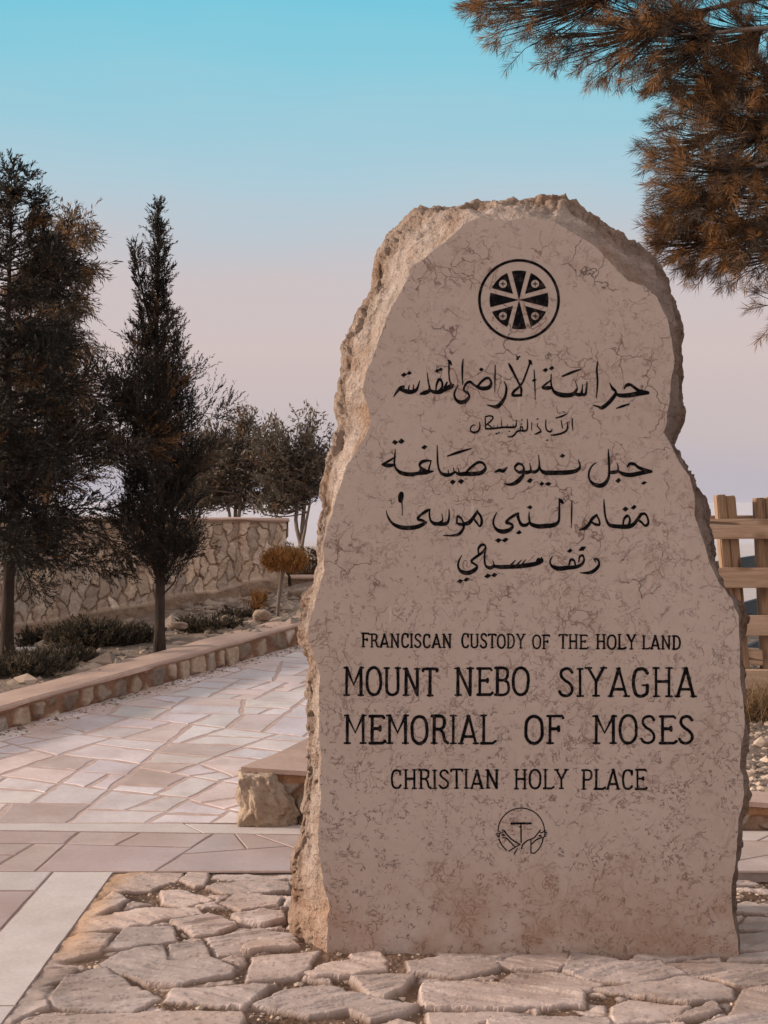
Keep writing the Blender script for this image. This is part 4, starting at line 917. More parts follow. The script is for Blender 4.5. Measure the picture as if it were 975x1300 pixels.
# ------------------------------------------------------------------ walls with set stones (relief as a height field)
def wall_panel(name, A, B, zb, zt, mat, parent, seeds_wh, gap, depth, res, tone_rng, seed, lift=None, top_blend=0.0, warp=0.02, cream=0.0, jitter=0.32, ramp=0.016, mort=(0.78, 0.62, 0.50)):
    """relief from A to B (ground plan), facing the right-hand side of A->B; zb, zt: functions of X,Y"""
    A, B = np.array(A, float), np.array(B, float); L = np.linalg.norm(B - A); D = (B - A) / L; Nn = np.array([D[1], -D[0]])
    nu = int(L / res) + 1; U = np.linspace(0, L, nu); H = 0.0
    XY = A + U[:, None] * D; b = zb(XY[:, 0], XY[:, 1]); t = zt(XY[:, 0], XY[:, 1]); hmax = float((t - b).max()); nv = int(hmax / res) + 2
    vv = np.linspace(0, 1, nv); UU = np.repeat(U[:, None], nv, 1); VV = vv[None] * (t - b)[:, None]
    sw, sh = seeds_wh; r = np.random.default_rng(seed); S = []
    nrow = max(1, int(round(hmax / sh)))
    for j in range(-1, nrow + 1):
        n = int(L / sw) + 2; o = r.uniform(0, sw)
        for i in range(-1, n): S.append(((i + r.uniform(-jitter, jitter)) * sw + o, (j + 0.5 + r.uniform(-jitter, jitter)) * hmax / nrow))
    S = np.array(S)
    wu, wv = UU + warp * fbm(UU * 9, VV * 9, seed, 3), VV + warp * fbm(UU * 9, VV * 9, seed + 5, 3)
    ids, ed = cells(wu, wv, S, 1.0, sw / sh)
    sz = r.uniform(0.0, gap * 0.8, len(S)); prot = r.uniform(0.45, 1.15, len(S)); til = r.normal(0, .12, (len(S), 2)); tn = r.uniform(*tone_rng, len(S)); hue = r.uniform(0, 1, len(S))
    e = ed - gap * 0.5 - sz[ids]
    prof = sstep(0, ramp, e)
    nz = fbm(UU * 12 + ids * 2.3, VV * 12, ids * .7, 4)
    h = depth * prot[ids] * prof + prof * (0.010 * nz + (UU - S[ids, 0]) * til[ids, 0] * .5 + (VV - S[ids, 1]) * til[ids, 1] * .5) + (1 - prof) * 0.004 * fbm(UU * 40, VV * 40, 2, 3)
    k = tn[ids] * (1 + .10 * nz)
    T = np.stack([k, k * (0.97 - 0.05 * hue[ids]), k * (0.96 - 0.16 * hue[ids])], -1)
    cr_ = (hue[ids] > 1 - cream)[..., None]; T = np.where(cr_, k[..., None] * np.array([1.30, 1.30, 1.28]), T)
    mort = np.array(mort)
    T = T * prof[..., None] + mort * (1 - prof[..., None])
    if lift is not None:
        h, T = lift(UU, VV, h, T, t - b)
    P = np.empty(UU.shape + (3,)); P[..., 0] = XY[:, 0:1] + Nn[0] * h; P[..., 1] = XY[:, 1:2] + Nn[1] * h; P[..., 2] = b[:, None] + VV
    return mesh(name, P.reshape(-1, 3), grid_faces(nu, nv), mat, parent, True, T.reshape(-1, 3))
def slab_along(name, A, B, width, zt, th, mat, parent, over=0.02, n=80, side=1, wob=0.006, tone=1.0, seed=0):
    """cap: runs A->B, `over` beyond the face on the right-hand side, `width` to the left"""
    A, B = np.array(A, float), np.array(B, float); L = np.linalg.norm(B - A); D = (B - A) / L; Nn = np.array([D[1], -D[0]])
    u = np.linspace(0, L, n); prof = [(over, -th), (over + .004, -th * .5), (over, -.012), (over - .014, 0), (over - width * .33, .004), (over - width * .66, .004), (over - width, 0), (over - width - .012, -.012), (over - width - .012, -th - .1)]
    V = []
    for i, uu in enumerate(u):
        c = A + D * uu; z = float(zt(c[0], c[1]))
        for j, (o, dz) in enumerate(prof):
            w = wob * float(fbm(uu * 3 + seed, j * .6, 3, 4)); p = c + Nn * (o + w); V.append((p[0], p[1], z + dz + wob * .5 * float(fbm(uu * 2.5 + seed, j * .7, 8, 3))))
    m = len(prof); Fs = [f for f in grid_faces(n, m)[:, ::-1]] + [list(range(m)), [(n - 1) * m + j for j in range(m)][::-1]]
    return mesh(name, V, Fs, mat, parent, False)

# left kerb wall along the path
KA, KB = KN - KD * 3.2, KN + KD * 7.3
kroot = empty('kerb_wall', (KN[0], KN[1], float(path_z(KN[1]))))
tag(kroot, 'long low kerb wall of rounded fieldstones with smooth pinkish cap, left of the path', 'kerb wall')
def kerb_lift(UU, VV, h, T, H):
    b = sstep(-0.035, -0.01, VV - H[:, None]); c = sstep(0.03, 0.0, VV)
    h = h * (1 - b) + 0.008 * b; mort = np.array([0.80, 0.56, 0.44])
    return h, T * (1 - b[..., None]) + mort * b[..., None]
wall_panel('stone_face', KA, KB, lambda x, y: path_z(y) - 0.02, lambda x, y: kerb_top(y) - 0.022, M_WALLST, kroot, (0.19, 0.24), 0.016, 0.030, 0.008, (0.42, 1.0), 21, kerb_lift, warp=0.045, cream=0.12, jitter=.36, ramp=.03, mort=(.56, .38, .29))
slab_along('cap', KA, KB, 0.30, lambda x, y: kerb_top(y), 0.03, M_KERBCAP, kroot, 0.02, 120, wob=0.012)

# right planter wall: front run along the strip and return along the path, behind the memorial stone
def pl_top(X, Y): return 0.262 + 0.045 * np.maximum(np.asarray(Y, float) - 6.55, 0) - 0.056 * np.clip(np.asarray(X, float) + 0.66, 0, 3) * (1 - sstep(6.58, 7.4, np.asarray(Y, float)))
PC = np.array([-0.655, 6.335]); PE = np.array([5.0, sy(5.0) + 0.115]); PD = np.array([0.37, 0.929])
M_SLAB.node_tree.nodes['Principled BSDF'].inputs['Specular IOR Level'].default_value = 0.5
proot = empty('planter_wall', (PC[0], PC[1], 0.0))
tag(proot, 'low planter wall of rough stones with flat cement cap behind the memorial stone', 'planter wall')
def pl_lift(UU, VV, h, T, H):
    b = sstep(-0.055, -0.035, VV - H[:, None])
    h = h * (1 - b) + 0.020 * b; mort = np.array([0.72, 0.46, 0.30])
    return h, T * (1 - b[..., None]) + mort * b[..., None]
wall_panel('stone_face', PC + np.array([.03, -.004]), PE, lambda x, y: 0 * x - 0.02, lambda x, y: pl_top(x, 6.2 + 0 * y) - 0.02, M_WALLST, proot, (0.24, 0.11), 0.045, 0.035, 0.008, (0.62, 0.9), 33, pl_lift, warp=0.03)
wall_panel('stone_face', PC + PD * 8.3, PC + np.array([-.01, 0]), lambda x, y: path_z(y) - 0.02, lambda x, y: pl_top(x, np.maximum(y, 6.51)) - 0.02, M_WALLST, proot, (0.22, 0.16), 0.04, 0.03, 0.012, (0.6, 0.95), 34, kerb_lift)
# cap as one L-shaped sheet with thickness, laid over both runs
def quad_slab(pts, zt, zb, nsub=14):
    a, b, c, d = [np.array(p, float) for p in pts]; g = np.linspace(0, 1, nsub)
    U, V = np.meshgrid(g, g, indexing='ij'); P = (a[None, None] * ((1 - U) * (1 - V))[..., None] + b * (U * (1 - V))[..., None] + c * (U * V)[..., None] + d * ((1 - U) * V)[..., None])
    wob = 0.010 * np.stack([fbm(P[..., 0] * 4, P[..., 1] * 4, 1, 3), fbm(P[..., 0] * 4, P[..., 1] * 4, 6, 3)], -1); P = P + wob
    z = zt(P[..., 0], P[..., 1]) + 0.004 * fbm(P[..., 0] * 5, P[..., 1] * 5, 2, 3); n2 = nsub * nsub
    Vt = np.concatenate([np.dstack([P, z]).reshape(-1, 3), np.dstack([P, z - zb]).reshape(-1, 3)]); Fs = [f for f in grid_faces(nsub, nsub)]
    ring = [i * nsub for i in range(nsub)] + [(nsub - 1) * nsub + j for j in range(1, nsub)] + [i * nsub + nsub - 1 for i in range(nsub - 2, -1, -1)] + [j for j in range(nsub - 2, 0, -1)]
    for i in range(len(ring)): p, q = ring[i], ring[(i + 1) % len(ring)]; Fs.append([p, p + n2, q + n2, q])
    return Vt, Fs
mb = MB(); cc = PC + np.array([-.02, -.03])
Vt, Fs = quad_slab([cc, PE + np.array([0, -.03]), PE + np.array([0, .21]), cc + np.array([.09, .25])], lambda x, y: pl_top(x, 6.2 + 0 * y), 0.022, 40); mb.add(Vt, Fs)
Vt, Fs = quad_slab([cc + np.array([.08, .215]), cc + np.array([.42, .215]), PC + PD * 8.3 + np.array([.34, 0]), PC + PD * 8.3 + np.array([-.02, 0])], lambda x, y: pl_top(x, y) - 0.0012 , 0.022, 40); mb.add(Vt, Fs)
mb.build('cap', M_KERBCAP, proot, False)
# big rough corner stone
def boulder(c, s, seed, sub=4, flat=None):
    bm = bmesh.new(); bmesh.ops.create_icosphere(bm, subdivisions=sub, radius=1); V = np.array([v.co[:] for v in bm.verts]); bm.verts.index_update(); Fs = [[v.index for v in f.verts] for f in bm.faces]; bm.free()
    q = np.sign(V) * np.abs(V) ** 0.75; q /= np.maximum(1e-6, np.abs(q).max(1))[:, None] ** 0.5
    n = fbm(V[:, 0] * 1.6 + seed, V[:, 1] * 1.6, V[:, 2] * 1.6, 3); n2 = fbm(V[:, 0] * 5 + seed, V[:, 1] * 5, V[:, 2] * 5, 4)
    q = q * (1 + 0.22 * n + 0.16 * np.round(n2 * 3) / 3 + 0.05 * n2)[:, None]
    return q * np.array(s) + np.array(c), Fs
Vb, Fb = boulder((-0.565, 6.30, 0.115), (0.118, 0.09, 0.140), 4, 5)
tw = 1 - 0.42 * np.clip(Vb[:, 2] - 0.05, 0, .3) / .3
Vb[:, 0] = -0.688 + (Vb[:, 0] + 0.688) * (1.15 - 0.55 * np.clip((Vb[:, 2] - .08) / .2, 0, 1))
Vb[:, 2] = np.minimum(Vb[:, 2], 0.236)
mesh('corner_stone', Vb, Fb, M_WALLST, proot, True, np.tile([0.86, 0.80, 0.72], (len(Vb), 1)))['label'] = 'large pale rough-hewn stone at the wall end'

# tall back wall
wroot = empty('stone_wall', (-2.4, 13.75, 0.3)); tag(wroot, 'tall garden wall of upright pale fieldstones behind the conifers', 'wall')
WL = WA - WD * 4.5
def wbase(X, Y): w = ((X - WA[0]) * WD[0] + (Y - WA[1]) * WD[1]) / np.linalg.norm(WB - WA); return 0.10 + 0.44 * np.clip(w, -0.4, 1.15)
def wtop(X, Y): return 1.36 - 0.03 * np.clip(((X - WA[0]) * WD[0] + (Y - WA[1]) * WD[1]) / 3.05, -1, 1) + 0.012 * fbm(X * 2, Y * 2, 4, 3)
def wlift(UU, VV, h, T, H):
    pl = sstep(0.20, 0.16, VV + 0.05 * fbm(UU * 3, VV * 3, 2, 3)); rough = 0.07 + 0.025 * fbm(UU * 9, VV * 9, 6, 4)
    c = sstep(-0.05, -0.02, VV - H[:, None]); h = h * (1 - pl) + rough * pl; mort = np.array([0.75, 0.64, 0.55])
    T = T * (1 - pl[..., None]) + mort * pl[..., None]
    mort2 = np.array([0.9, 0.76, 0.66]); return h * (1 - c) + 0.03 * c, T * (1 - c[..., None]) + mort2 * c[..., None]
wall_panel('stone_face', WL, WB, wbase, wtop, M_WALLST, wroot, (0.105, 0.26), 0.0, 0.028, 0.008, (0.90, 1.6), 41, wlift, warp=0.06, cream=0.14, jitter=.5, ramp=.008, mort=(.80, .66, .56))
WE = WB - WNRM * 0.45
wall_panel('end_face', WB + WNRM * 0.02, WE, wbase, wtop, M_WALLST, wroot, (0.15, 0.25), 0.018, 0.04, 0.02, (0.8, 1.2), 42, wlift)
slab_along('cap', WL, WB + WD * 0.03, 0.48, lambda x, y: float(wtop(np.array(x), np.array(y))) + 0.02, 0.03, M_KERBCAP, wroot, 0.045, 60, wob=0.02)
mesh('back_face', [(*(WL - WNRM * .44), 0), (*(WE), 0), (*(WE), 1.33), (*(WL - WNRM * .44), 1.33)], [[0, 1, 2, 3]], M_WALLST, wroot, False, np.ones((4, 3)))

# low wall right of it with a hedge behind
lroot = empty('low_wall', (-0.6, 14.7, 0.4)); tag(lroot, 'low brown retaining wall with pale cap below the dark hedge', 'wall')
wall_panel('stone_face', (-1.25, 14.62), (1.2, 14.9), lambda x, y: 0 * x + 0.30, lambda x, y: 0 * x + 0.685, M_WALLST, lroot, (0.22, 0.14), 0.03, 0.03, 0.02, (0.42, 0.62), 51)
slab_along('cap', (-1.25, 14.62), (1.2, 14.9), 0.3, lambda x, y: 0.715, 0.035, M_KERBCAP, lroot, 0.03, 20)

# ------------------------------------------------------------------ beds
def bed(name, mask_poly, zf, step, mat):
    P = np.array(mask_poly); x0, y0 = P.min(0); x1, y1 = P.max(0); xs = np.arange(x0, x1 + step, step); ys = np.arange(y0, y1 + step, step); X, Y = np.meshgrid(xs, ys, indexing='ij')
    ins = poly_sd(X, Y, [tuple(p) for p in P]) > -step * 1.2; Zz = zf(X, Y) + 0.012 * fbm(X * 14, Y * 14, 2, 4)
    f = grid_faces(len(xs), len(ys)); keep = ins.ravel()[f].all(1); f = f[keep]; used = np.unique(f); mp = np.zeros(X.size, int); mp[used] = np.arange(len(used))
    V = np.stack([X, Y, Zz], -1).reshape(-1, 3)[used]
    return tag(mesh(name, V, mp[f], mat, smooth=True), kind='structure')
k0, k1 = KA + KP * 0.27, KB + KP * 0.27
LBED = [tuple(k0), tuple(k1), (0.6, 14.85), (-1.2, 14.75), tuple(WB), tuple(WL), (-8.5, 10.0), (-8.5, 5.5)]
bed('planting_bed', LBED, left_bed_z, 0.05, M_SOIL)
RBED = [(-0.30, 6.50), (6.0, 6.12), (7.5, 15), (3.0, 15.5)]
bed('gravel_bed', RBED, right_bed_z, 0.05, M_SOIL)
# loose gravel: one scattered mesh per bed
def ico(sub=1):
    bm = bmesh.new(); bmesh.ops.create_icosphere(bm, subdivisions=sub, radius=1); bm.verts.index_update()
    V = np.array([v.co[:] for v in bm.verts]); Fa = np.array([[v.index for v in f.verts] for f in bm.faces]); bm.free(); return V, Fa
IV, IF = ico(1)
def scatter(name, pts, size, seed, mat, tr_=(0.55, 1.25)):
    r = np.random.default_rng(seed); n = len(pts); pts = np.asarray(pts)
    s = size * np.exp(r.normal(0, .5, n)); sc = s[:, None] * r.uniform(.55, 1.2, (n, 3)) * np.array([1.15, 1.15, .7]); an = r.uniform(0, 6.28, n)
    B = IV[None] * (1 + r.uniform(-.28, .28, (n, len(IV), 1)))
    B = B * sc[:, None]; c, s_n = np.cos(an)[:, None], np.sin(an)[:, None]; x = B[..., 0] * c - B[..., 1] * s_n; y = B[..., 0] * s_n + B[..., 1] * c
    V = np.stack([x, y, B[..., 2]], -1) + pts[:, None]; Fa = (IF[None] + (np.arange(n) * len(IV))[:, None, None]).reshape(-1, 3)
    k = r.uniform(*tr_, n); T = np.repeat(np.stack([k, k * .96, k * .92], 1)[:, None], len(IV), 1).reshape(-1, 3)
    return mesh(name, V.reshape(-1, 3), Fa, mat, None, False, T)
def pts_in(poly, n, zf, r, dens=None):
    P = np.array(poly); out = []
    while len(out) < n:
        x = r.uniform(P[:, 0].min(), P[:, 0].max(), 4000); y = r.uniform(P[:, 1].min(), P[:, 1].max(), 4000); ok = poly_sd(x, y, [tuple(p) for p in P]) > 0.04
        if dens is not None: ok &= r.uniform(0, 1, 4000) < dens(x, y)
        out += list(zip(x[ok], y[ok]))
    q = np.array(out[:n]); return np.column_stack([q, zf(q[:, 0], q[:, 1])])
gr = np.random.default_rng(12)
RVIS = [(1.2, 6.42), (3.2, 6.36), (4.2, 11), (1.2, 11)]
tag(scatter('gravel', pts_in(RVIS, 6500, right_bed_z, gr), 0.016, 1, M_PEBBLE, (0.35, 1.2)), 'loose pale gravel covering the bed below the wooden fence', 'gravel', kind='stuff')
LVIS = [(-4.2, 8.4), (-2.6, 8.4), (0.2, 13.6), (-0.6, 14.4), (-1.2, 14.3), (-4.2, 12.6)]
tag(scatter('gravel', pts_in(LVIS, 5200, left_bed_z, gr, lambda x, y: sstep(-0.05, 0.2, fbm(x * 1.1, y * 1.1, 2, 3)) * .95 + .05), 0.030, 2, M_PEBBLE, (0.28, 0.78)), 'loose broken stones strewn over the bed left of the path', 'gravel', kind='stuff')
def rubble(n, seed):
    r = np.random.default_rng(seed); P = np.column_stack([r.uniform(-1.09, 2.4, n), r.uniform(3.5, 5.5, n)]); i = ((P[:, 0] - RX0) / ST).astype(int).clip(0, len(xs_r) - 1); j = ((P[:, 1] - RY0) / ST).astype(int).clip(0, len(ys_r) - 1)
    ok = ZED[i, j] < 0.3; return np.column_stack([P, ZR[i, j]])[ok]
xs_r, ys_r = xs, ys; ZED, ZR = edge, zz
tag(scatter('grit', rubble(9000, 3), 0.0042, 4, M_PEBBLE, (0.4, 1.05)), 'fine grit lying in the joints of the rough flagstones', 'grit', kind='stuff')
# dust and litter swept against the foot of the kerb
lr = np.random.default_rng(66); u_ = lr.uniform(-2.5, 6.5, 1500); o_ = -np.abs(lr.normal(0, .07, 1500)) - .035
LP = KN + u_[:, None] * KD + o_[:, None] * KP
tag(scatter('grit', np.column_stack([LP, path_z(LP[:, 1]) + .001]), 0.0055, 67, M_PEBBLE, (0.25, 0.9)), 'small grit swept against the foot of the long kerb wall', 'grit', kind='stuff')
# larger single rocks
def rock(name, px, py, Y, s, label, seed, tone=(1, .95, .9)):
    p = at(px, py, Y); Vb, Fb = boulder((p.x, p.y, p.z), s, seed, 3); o = mesh(name, Vb, Fb, M_WALLST, None, True, np.tile(tone, (len(Vb), 1)), loc=(p.x, p.y, p.z)); return tag(o, label, 'rock', 'rocks in the planting bed')
rock('rock', 333, 781, 12.0, (.075, .06, .045), 'pale wedge-shaped rock beside the stem of the orange shrub', 3, (.74, .68, .63))
rock('rock', 227, 794, 11.3, (.07, .06, .03), 'flat pale rock right of the slim cypress trunk', 8, (.74, .68, .63))
rock('rock', 244, 788, 11.7, (.06, .05, .03), 'smaller flat rock just above the flat pale rock by the cypress', 14, (1.0, .95, .9))
rock('rock', 192, 806, 11.2, (.085, .06, .035), 'broad grey rock left of the slim cypress trunk', 19, (.85, .82, .8))
rock('rock', 378, 757, 13.6, (.10, .08, .07), 'round brown rock at the foot of the low brown wall', 23, (.62, .55, .5))

# ------------------------------------------------------------------ foliage machinery
def blades(O, Dv, length, width, tone, seed, bend=0.0):
    """one slim diamond per blade; O origins, Dv directions (unit)"""
    r = np.random.default_rng(seed); n = len(O); rv = r.normal(size=(n, 3)); side = np.cross(Dv, rv); side /= np.linalg.norm(side, axis=1)[:, None] + 1e-9
    L = np.broadcast_to(length, (n,))[:, None]; W = np.broadcast_to(width, (n,))[:, None] / 2
    mid = O + Dv * L * .45; V = np.stack([O, mid + side * W, O + Dv * L, mid - side * W], 1).reshape(-1, 3)
    Fa = np.arange(n * 4).reshape(n, 4); return V, Fa, np.repeat(tone, 4, axis=0)
def unit(v): return v / (np.linalg.norm(v, axis=-1, keepdims=True) + 1e-9)
def tones(n, pal, wts, r, var=.25):
    pal = np.array(pal); i = r.choice(len(pal), n, p=np.array(wts) / sum(wts)); return pal[i] * (1 + r.uniform(-var, var, (n, 1)))
def conifer(name, base, height, trunk_r, profile, clear, label, cat, seed, elev=(20, 60), nb=150, curve=0.5, pal=None, wts=None, leaf=(.045, .010), dens=26, spray=(.07, .16), per=11, lean=(0, 0), group=None, asym=None, skirt=0.0, upbias=.5, leaders=(), gaps=0.0):
    r = np.random.default_rng(seed); root = empty(name, base); tag(root, label, cat, group)
    t = np.linspace(0, 1, 14); wob = np.stack([.03 * fbm(t * 3, 0 * t + seed, 1, 3) * height / 3 + lean[0] * t ** 1.5, .03 * fbm(t * 3, 0 * t + seed, 6, 3) * height / 3 + lean[1] * t ** 1.5, t * height], 1)
    mb = MB(); tr_r = trunk_r * (1 - t * .93); tr_r[0] *= 1.25; mb.tube(wob + np.array(base) - np.array([0, 0, .05]), tr_r, 9); mb.build('trunk', M_BARK, root, True)
    bmb = MB(); O, A, S, TT = [], [], [], []
    prt, prr = np.array(profile).T
    for i in range(nb):
        u = (i + r.uniform()) / nb; hh = clear + (0.985 - clear) * u ** 0.92; az = i * 2.39996 + r.normal(0, .35)
        top = hh; L = np.interp(hh, prt, prr) * r.uniform(.50, 1.22) * (1 + (asym(az, hh) if asym else 0))
        if L < .03: continue
        e = R(r.uniform(*elev)); c0 = np.array([np.interp(hh, t, wob[:, 0]), np.interp(hh, t, wob[:, 1]), hh * height]) + np.array(base)
        d = np.array([math.cos(az) * math.cos(e), math.sin(az) * math.cos(e), math.sin(e)]); m = 9; s = np.linspace(0, 1, m)
        bend = curve * r.uniform(.5, 1.3) - skirt * (1 - hh)
        pts = c0 + np.outer(s * L, d) + np.outer(s ** 2 * L * bend, [0, 0, 1]) + .30 * L * np.stack([fbm(s * 3, 0 * s + i * 1.7, 1, 3), fbm(s * 3, 0 * s + i * 1.7, 4, 3), fbm(s * 3, 0 * s + i * 1.7, 8, 3)], 1) * s[:, None]
        bmb.tube(pts, np.linspace(.009, .0012, m) * (0.5 + L), 5)
        ns = max(4, int(dens * L / .5)); q = np.sqrt(r.uniform(.04, 1, ns)); P = np.stack([np.interp(q, s, pts[:, k]) for k in range(3)], 1)
        bd = unit(np.stack([np.interp(q, s, np.gradient(pts[:, k])) for k in range(3)], 1)); rnd = unit(r.normal(size=(ns, 3)))
        ax = unit(bd * .8 + rnd * .75 + np.array([0, 0, upbias]))
        clump = fbm(q * 4 + i * 7.3, 0 * q + i, seed, 2) > -.45 + gaps * 1.2 * hh ** .6 - .25 * (1 - hh)
        P, ax, rnd = P[clump] + rnd[clump] * L * .06, ax[clump], rnd[clump]; ns = len(P)
        if ns == 0: continue
        O.append(P); A.append(ax); S.append(r.uniform(*spray, ns) * (0.7 + .6 * (L / max(prr.max(), .1)))); tone = tones(1, pal, wts, r)[0]; TT.append(np.where(r.uniform(0, 1, (ns, 1)) < .7, tone, tones(ns, pal, wts, r)))
    # leader tip
    ns = 60; hz = r.uniform(.86, 1.0, ns); P = np.stack([np.interp(hz, t, wob[:, 0]), np.interp(hz, t, wob[:, 1]), hz * height], 1) + np.array(base)
    O.append(P); A.append(unit(r.normal(size=(ns, 3)) * .5 + np.array([0, 0, 1.0]))); S.append(np.full(ns, .10)); TT.append(tones(ns, pal, wts, r))
    for (h0, ddx, hl) in leaders:                          # a second, shorter leader beside the main one
        q = np.linspace(0, 1, 8); a0 = np.array([np.interp(h0, t, wob[:, 0]), np.interp(h0, t, wob[:, 1]), h0 * height]) + np.array(base)
        lp = a0 + np.stack([ddx * q ** .7, -.05 * q, hl * height * q], 1); bmb.tube(lp, np.linspace(.014, .003, 8), 5)
        ns = 120; hz = r.uniform(.15, 1.0, ns); P = np.stack([np.interp(hz, q, lp[:, k]) for k in range(3)], 1); rn = unit(r.normal(size=(ns, 3)) * np.array([1, 1, .4]))
        O.append(P + rn * (1 - hz[:, None]) * .07); A.append(unit(rn * .5 + np.array([0, 0, .9]))); S.append(r.uniform(.06, .13, ns)); TT.append(tones(ns, pal, wts, r))
    bmb.build('branches', M_BARK, root, True)
    O, A, S, TT = np.concatenate(O), np.concatenate(A), np.concatenate(S), np.concatenate(TT)
    n = len(O); q = np.tile(np.linspace(0.05, 1, per), n); o = np.repeat(O, per, 0) + np.repeat(A, per, 0) * (q * np.repeat(S, per))[:, None]
    sd_ = unit(r.normal(size=(n * per, 3))); dv = unit(np.repeat(A, per, 0) * .95 + sd_ * .62)
    V, Fa, T = blades(o, dv, leaf[0] * r.uniform(.6, 1.35, n * per), leaf[1] * r.uniform(.7, 1.3, n * per), np.repeat(TT, per, 0) * r.uniform(.8, 1.2, (n * per, 1)), seed + 1)
    mesh('crown', V, Fa, M_LEAF, root, False, T)
    return root
DARK = [(.018, .016, .013), (.030, .025, .019), (.055, .038, .025), (.14, .072, .030)]
bz = lambda x, y: float(left_bed_z(np.array([x]), np.array([y]))[0])
# big dark conifer at the left edge
x0, yy = -2.91, 10.4; zb_ = bz(x0, yy)
conifer('conifer_tree', (x0, yy, zb_), 4.16 - zb_, .054, [(0, .3), (.18, .70), (.30, 1.02), (.42, .98), (.55, .82), (.66, .66), (.76, .52), (.86, .32), (.94, .20), (1, .06)], .20, 'big dark conifer with layered branches and thick trunk at the left edge', 'tree', 101,
        elev=(-12, 24), nb=175, curve=.15, pal=DARK, wts=[5, 4, 2.0, 1.0], leaf=(.034, .0085), dens=74, spray=(.06, .18), per=18, skirt=.40, gaps=.32, upbias=.12)
# slim cypress
x0, yy = -1.765, 10.62; zb_ = bz(x0, yy)
conifer('cypress_tree', (x0, yy, zb_), 3.87 - zb_, .045, [(0, .15), (.12, .40), (.18, .50), (.36, .50), (.50, .44), (.58, .34), (.66, .19), (.76, .115), (.9, .065), (1, .03)], .12, 'slim upright cypress with pointed top between the big conifer and the stone wall', 'tree', 202,
        elev=(22, 58), nb=190, gaps=.25, curve=.35, pal=DARK, wts=[4, 4, 2.5, .9], leaf=(.032, .0075), dens=58, spray=(.06, .17), per=18, upbias=.5, lean=(-.03, 0), leaders=[(.70, -.17, .20)])
# feathery brownish tree between them, farther back
x0, yy = -3.50, 12.3; zb_ = bz(x0, yy)
conifer('feathery_tree', (x0, yy, zb_), 4.18 - zb_, .038, [(0, .2), (.3, .35), (.5, .62), (.62, .62), (.74, .50), (.84, .44), (.93, .32), (1, .10)], .34, 'loose feathery tree with drooping rusty brown foliage, just behind the big dark conifer', 'tree', 303,
        elev=(5, 50), nb=150, curve=-.35, pal=[(.07, .045, .028), (.14, .080, .038), (.24, .12, .045), (.12, .085, .058)], wts=[2.5, 3, 2.5, 2], leaf=(.060, .010), dens=40, spray=(.08, .2), per=10, upbias=-.55, lean=(.66, 0))

def olive(name, base, stems, crown, label, seed, nleaf, group):
    """crown: list of (dx, dz, rx, rz) lobes in metres from the base"""
    r = np.random.default_rng(seed); root = empty(name, base); tag(root, label, 'tree', group); b = np.array(base); mb = MB(); lobes = np.array(crown); ends = []
    for (dx, dy, z1, rr) in stems:
        s = np.linspace(0, 1, 10); p = np.stack([dx * s ** 1.3 + .06 * fbm(s * 3, 0 * s + dx * 9, seed, 3), dy * s + .05 * fbm(s * 3, 0 * s + dx * 9, seed + 4, 3), z1 * s - .05], 1) + b; mb.tube(p, .62 * rr * (1 - .5 * s), 7); ends.append(p)
    mb.build('trunk', M_BARKL, root, True)
    tw = MB(); O, A, TT = [], [], []
    vol = (lobes[:, 2] * lobes[:, 3]) ** .8; nt = 240
    pal = [(.075, .060, .045), (.13, .102, .076), (.19, .150, .115), (.18, .105, .055)]
    for i in range(nt):
        l = lobes[r.choice(len(lobes), p=vol / vol.sum())]; v = unit(r.normal(size=3)) * r.uniform(.15, 1.15) ** .5
        tip = b + np.array([l[0] + v[0] * l[2], v[1] * l[2] * .9, l[1] + v[2] * l[3]])
        st = ends[r.integers(len(ends))]; d_ = np.linalg.norm(st - tip, axis=1) + np.where(np.arange(10) < 5, 9, 0); a = st[int(np.argmin(d_))]
        mid = (a + tip) / 2 + r.normal(0, .06, 3) + np.array([0, 0, -.05]); s = np.linspace(0, 1, 7)[:, None]; p = a * (1 - s) ** 2 + 2 * mid * s * (1 - s) + tip * s ** 2
        out = unit(unit(tip - b - np.array([l[0], 0, l[1] - .2])) + r.normal(0, .4, 3)); p = np.concatenate([p, [tip + out * r.uniform(.06, .2)]])
        tw.tube(p, np.linspace(.011, .002, 8), 5)
        k = nleaf; q = r.uniform(3.2, 7, k); P = np.stack([np.interp(q, np.arange(8), p[:, j]) for j in range(3)], 1) + r.normal(0, .035, (k, 3)); O.append(P)
        A.append(unit(out * .8 + r.normal(0, .75, (k, 3)) + np.array([0, 0, .25]))); tn_ = tones(1, pal, [3, 4, 2, 1], r)[0]; TT.append(np.where(r.uniform(0, 1, (k, 1)) < .6, tn_, tones(k, pal, [3, 4, 2, 1], r)))
    tw.build('branches', M_BARKL, root, True); O, A, TT = np.concatenate(O), np.concatenate(A), np.concatenate(TT)
    V, Fa, T = blades(O, A, r.uniform(.05, .09, len(O)), r.uniform(.014, .024, len(O)), TT, seed + 3); mesh('crown', V, Fa, M_OLIVE, root, False, T); return root
OG = 'olive-like trees behind the stone wall'
def opos(px, py, Y): p = at(px, py, Y); return (p.x, p.y, p.z)
olive('olive_tree', opos(300, 700, 17.0), [(-.05, .1, 1.3, .05), (.14, -.1, 1.4, .045), (-.22, 0, 1.2, .04)], [(-.12, 1.15, .50, .42), (.26, 1.25, .44, .40), (-.02, 1.60, .30, .27), (-.46, .95, .34, .34), (.45, .95, .3, .28), (-.2, .70, .22, .18), (.3, .66, .2, .16), (.05, .58, .16, .10), (-.45, .62, .16, .12)], 'bushy tree with tall narrow leaves just above the right end of the stone wall', 404, 50, OG)
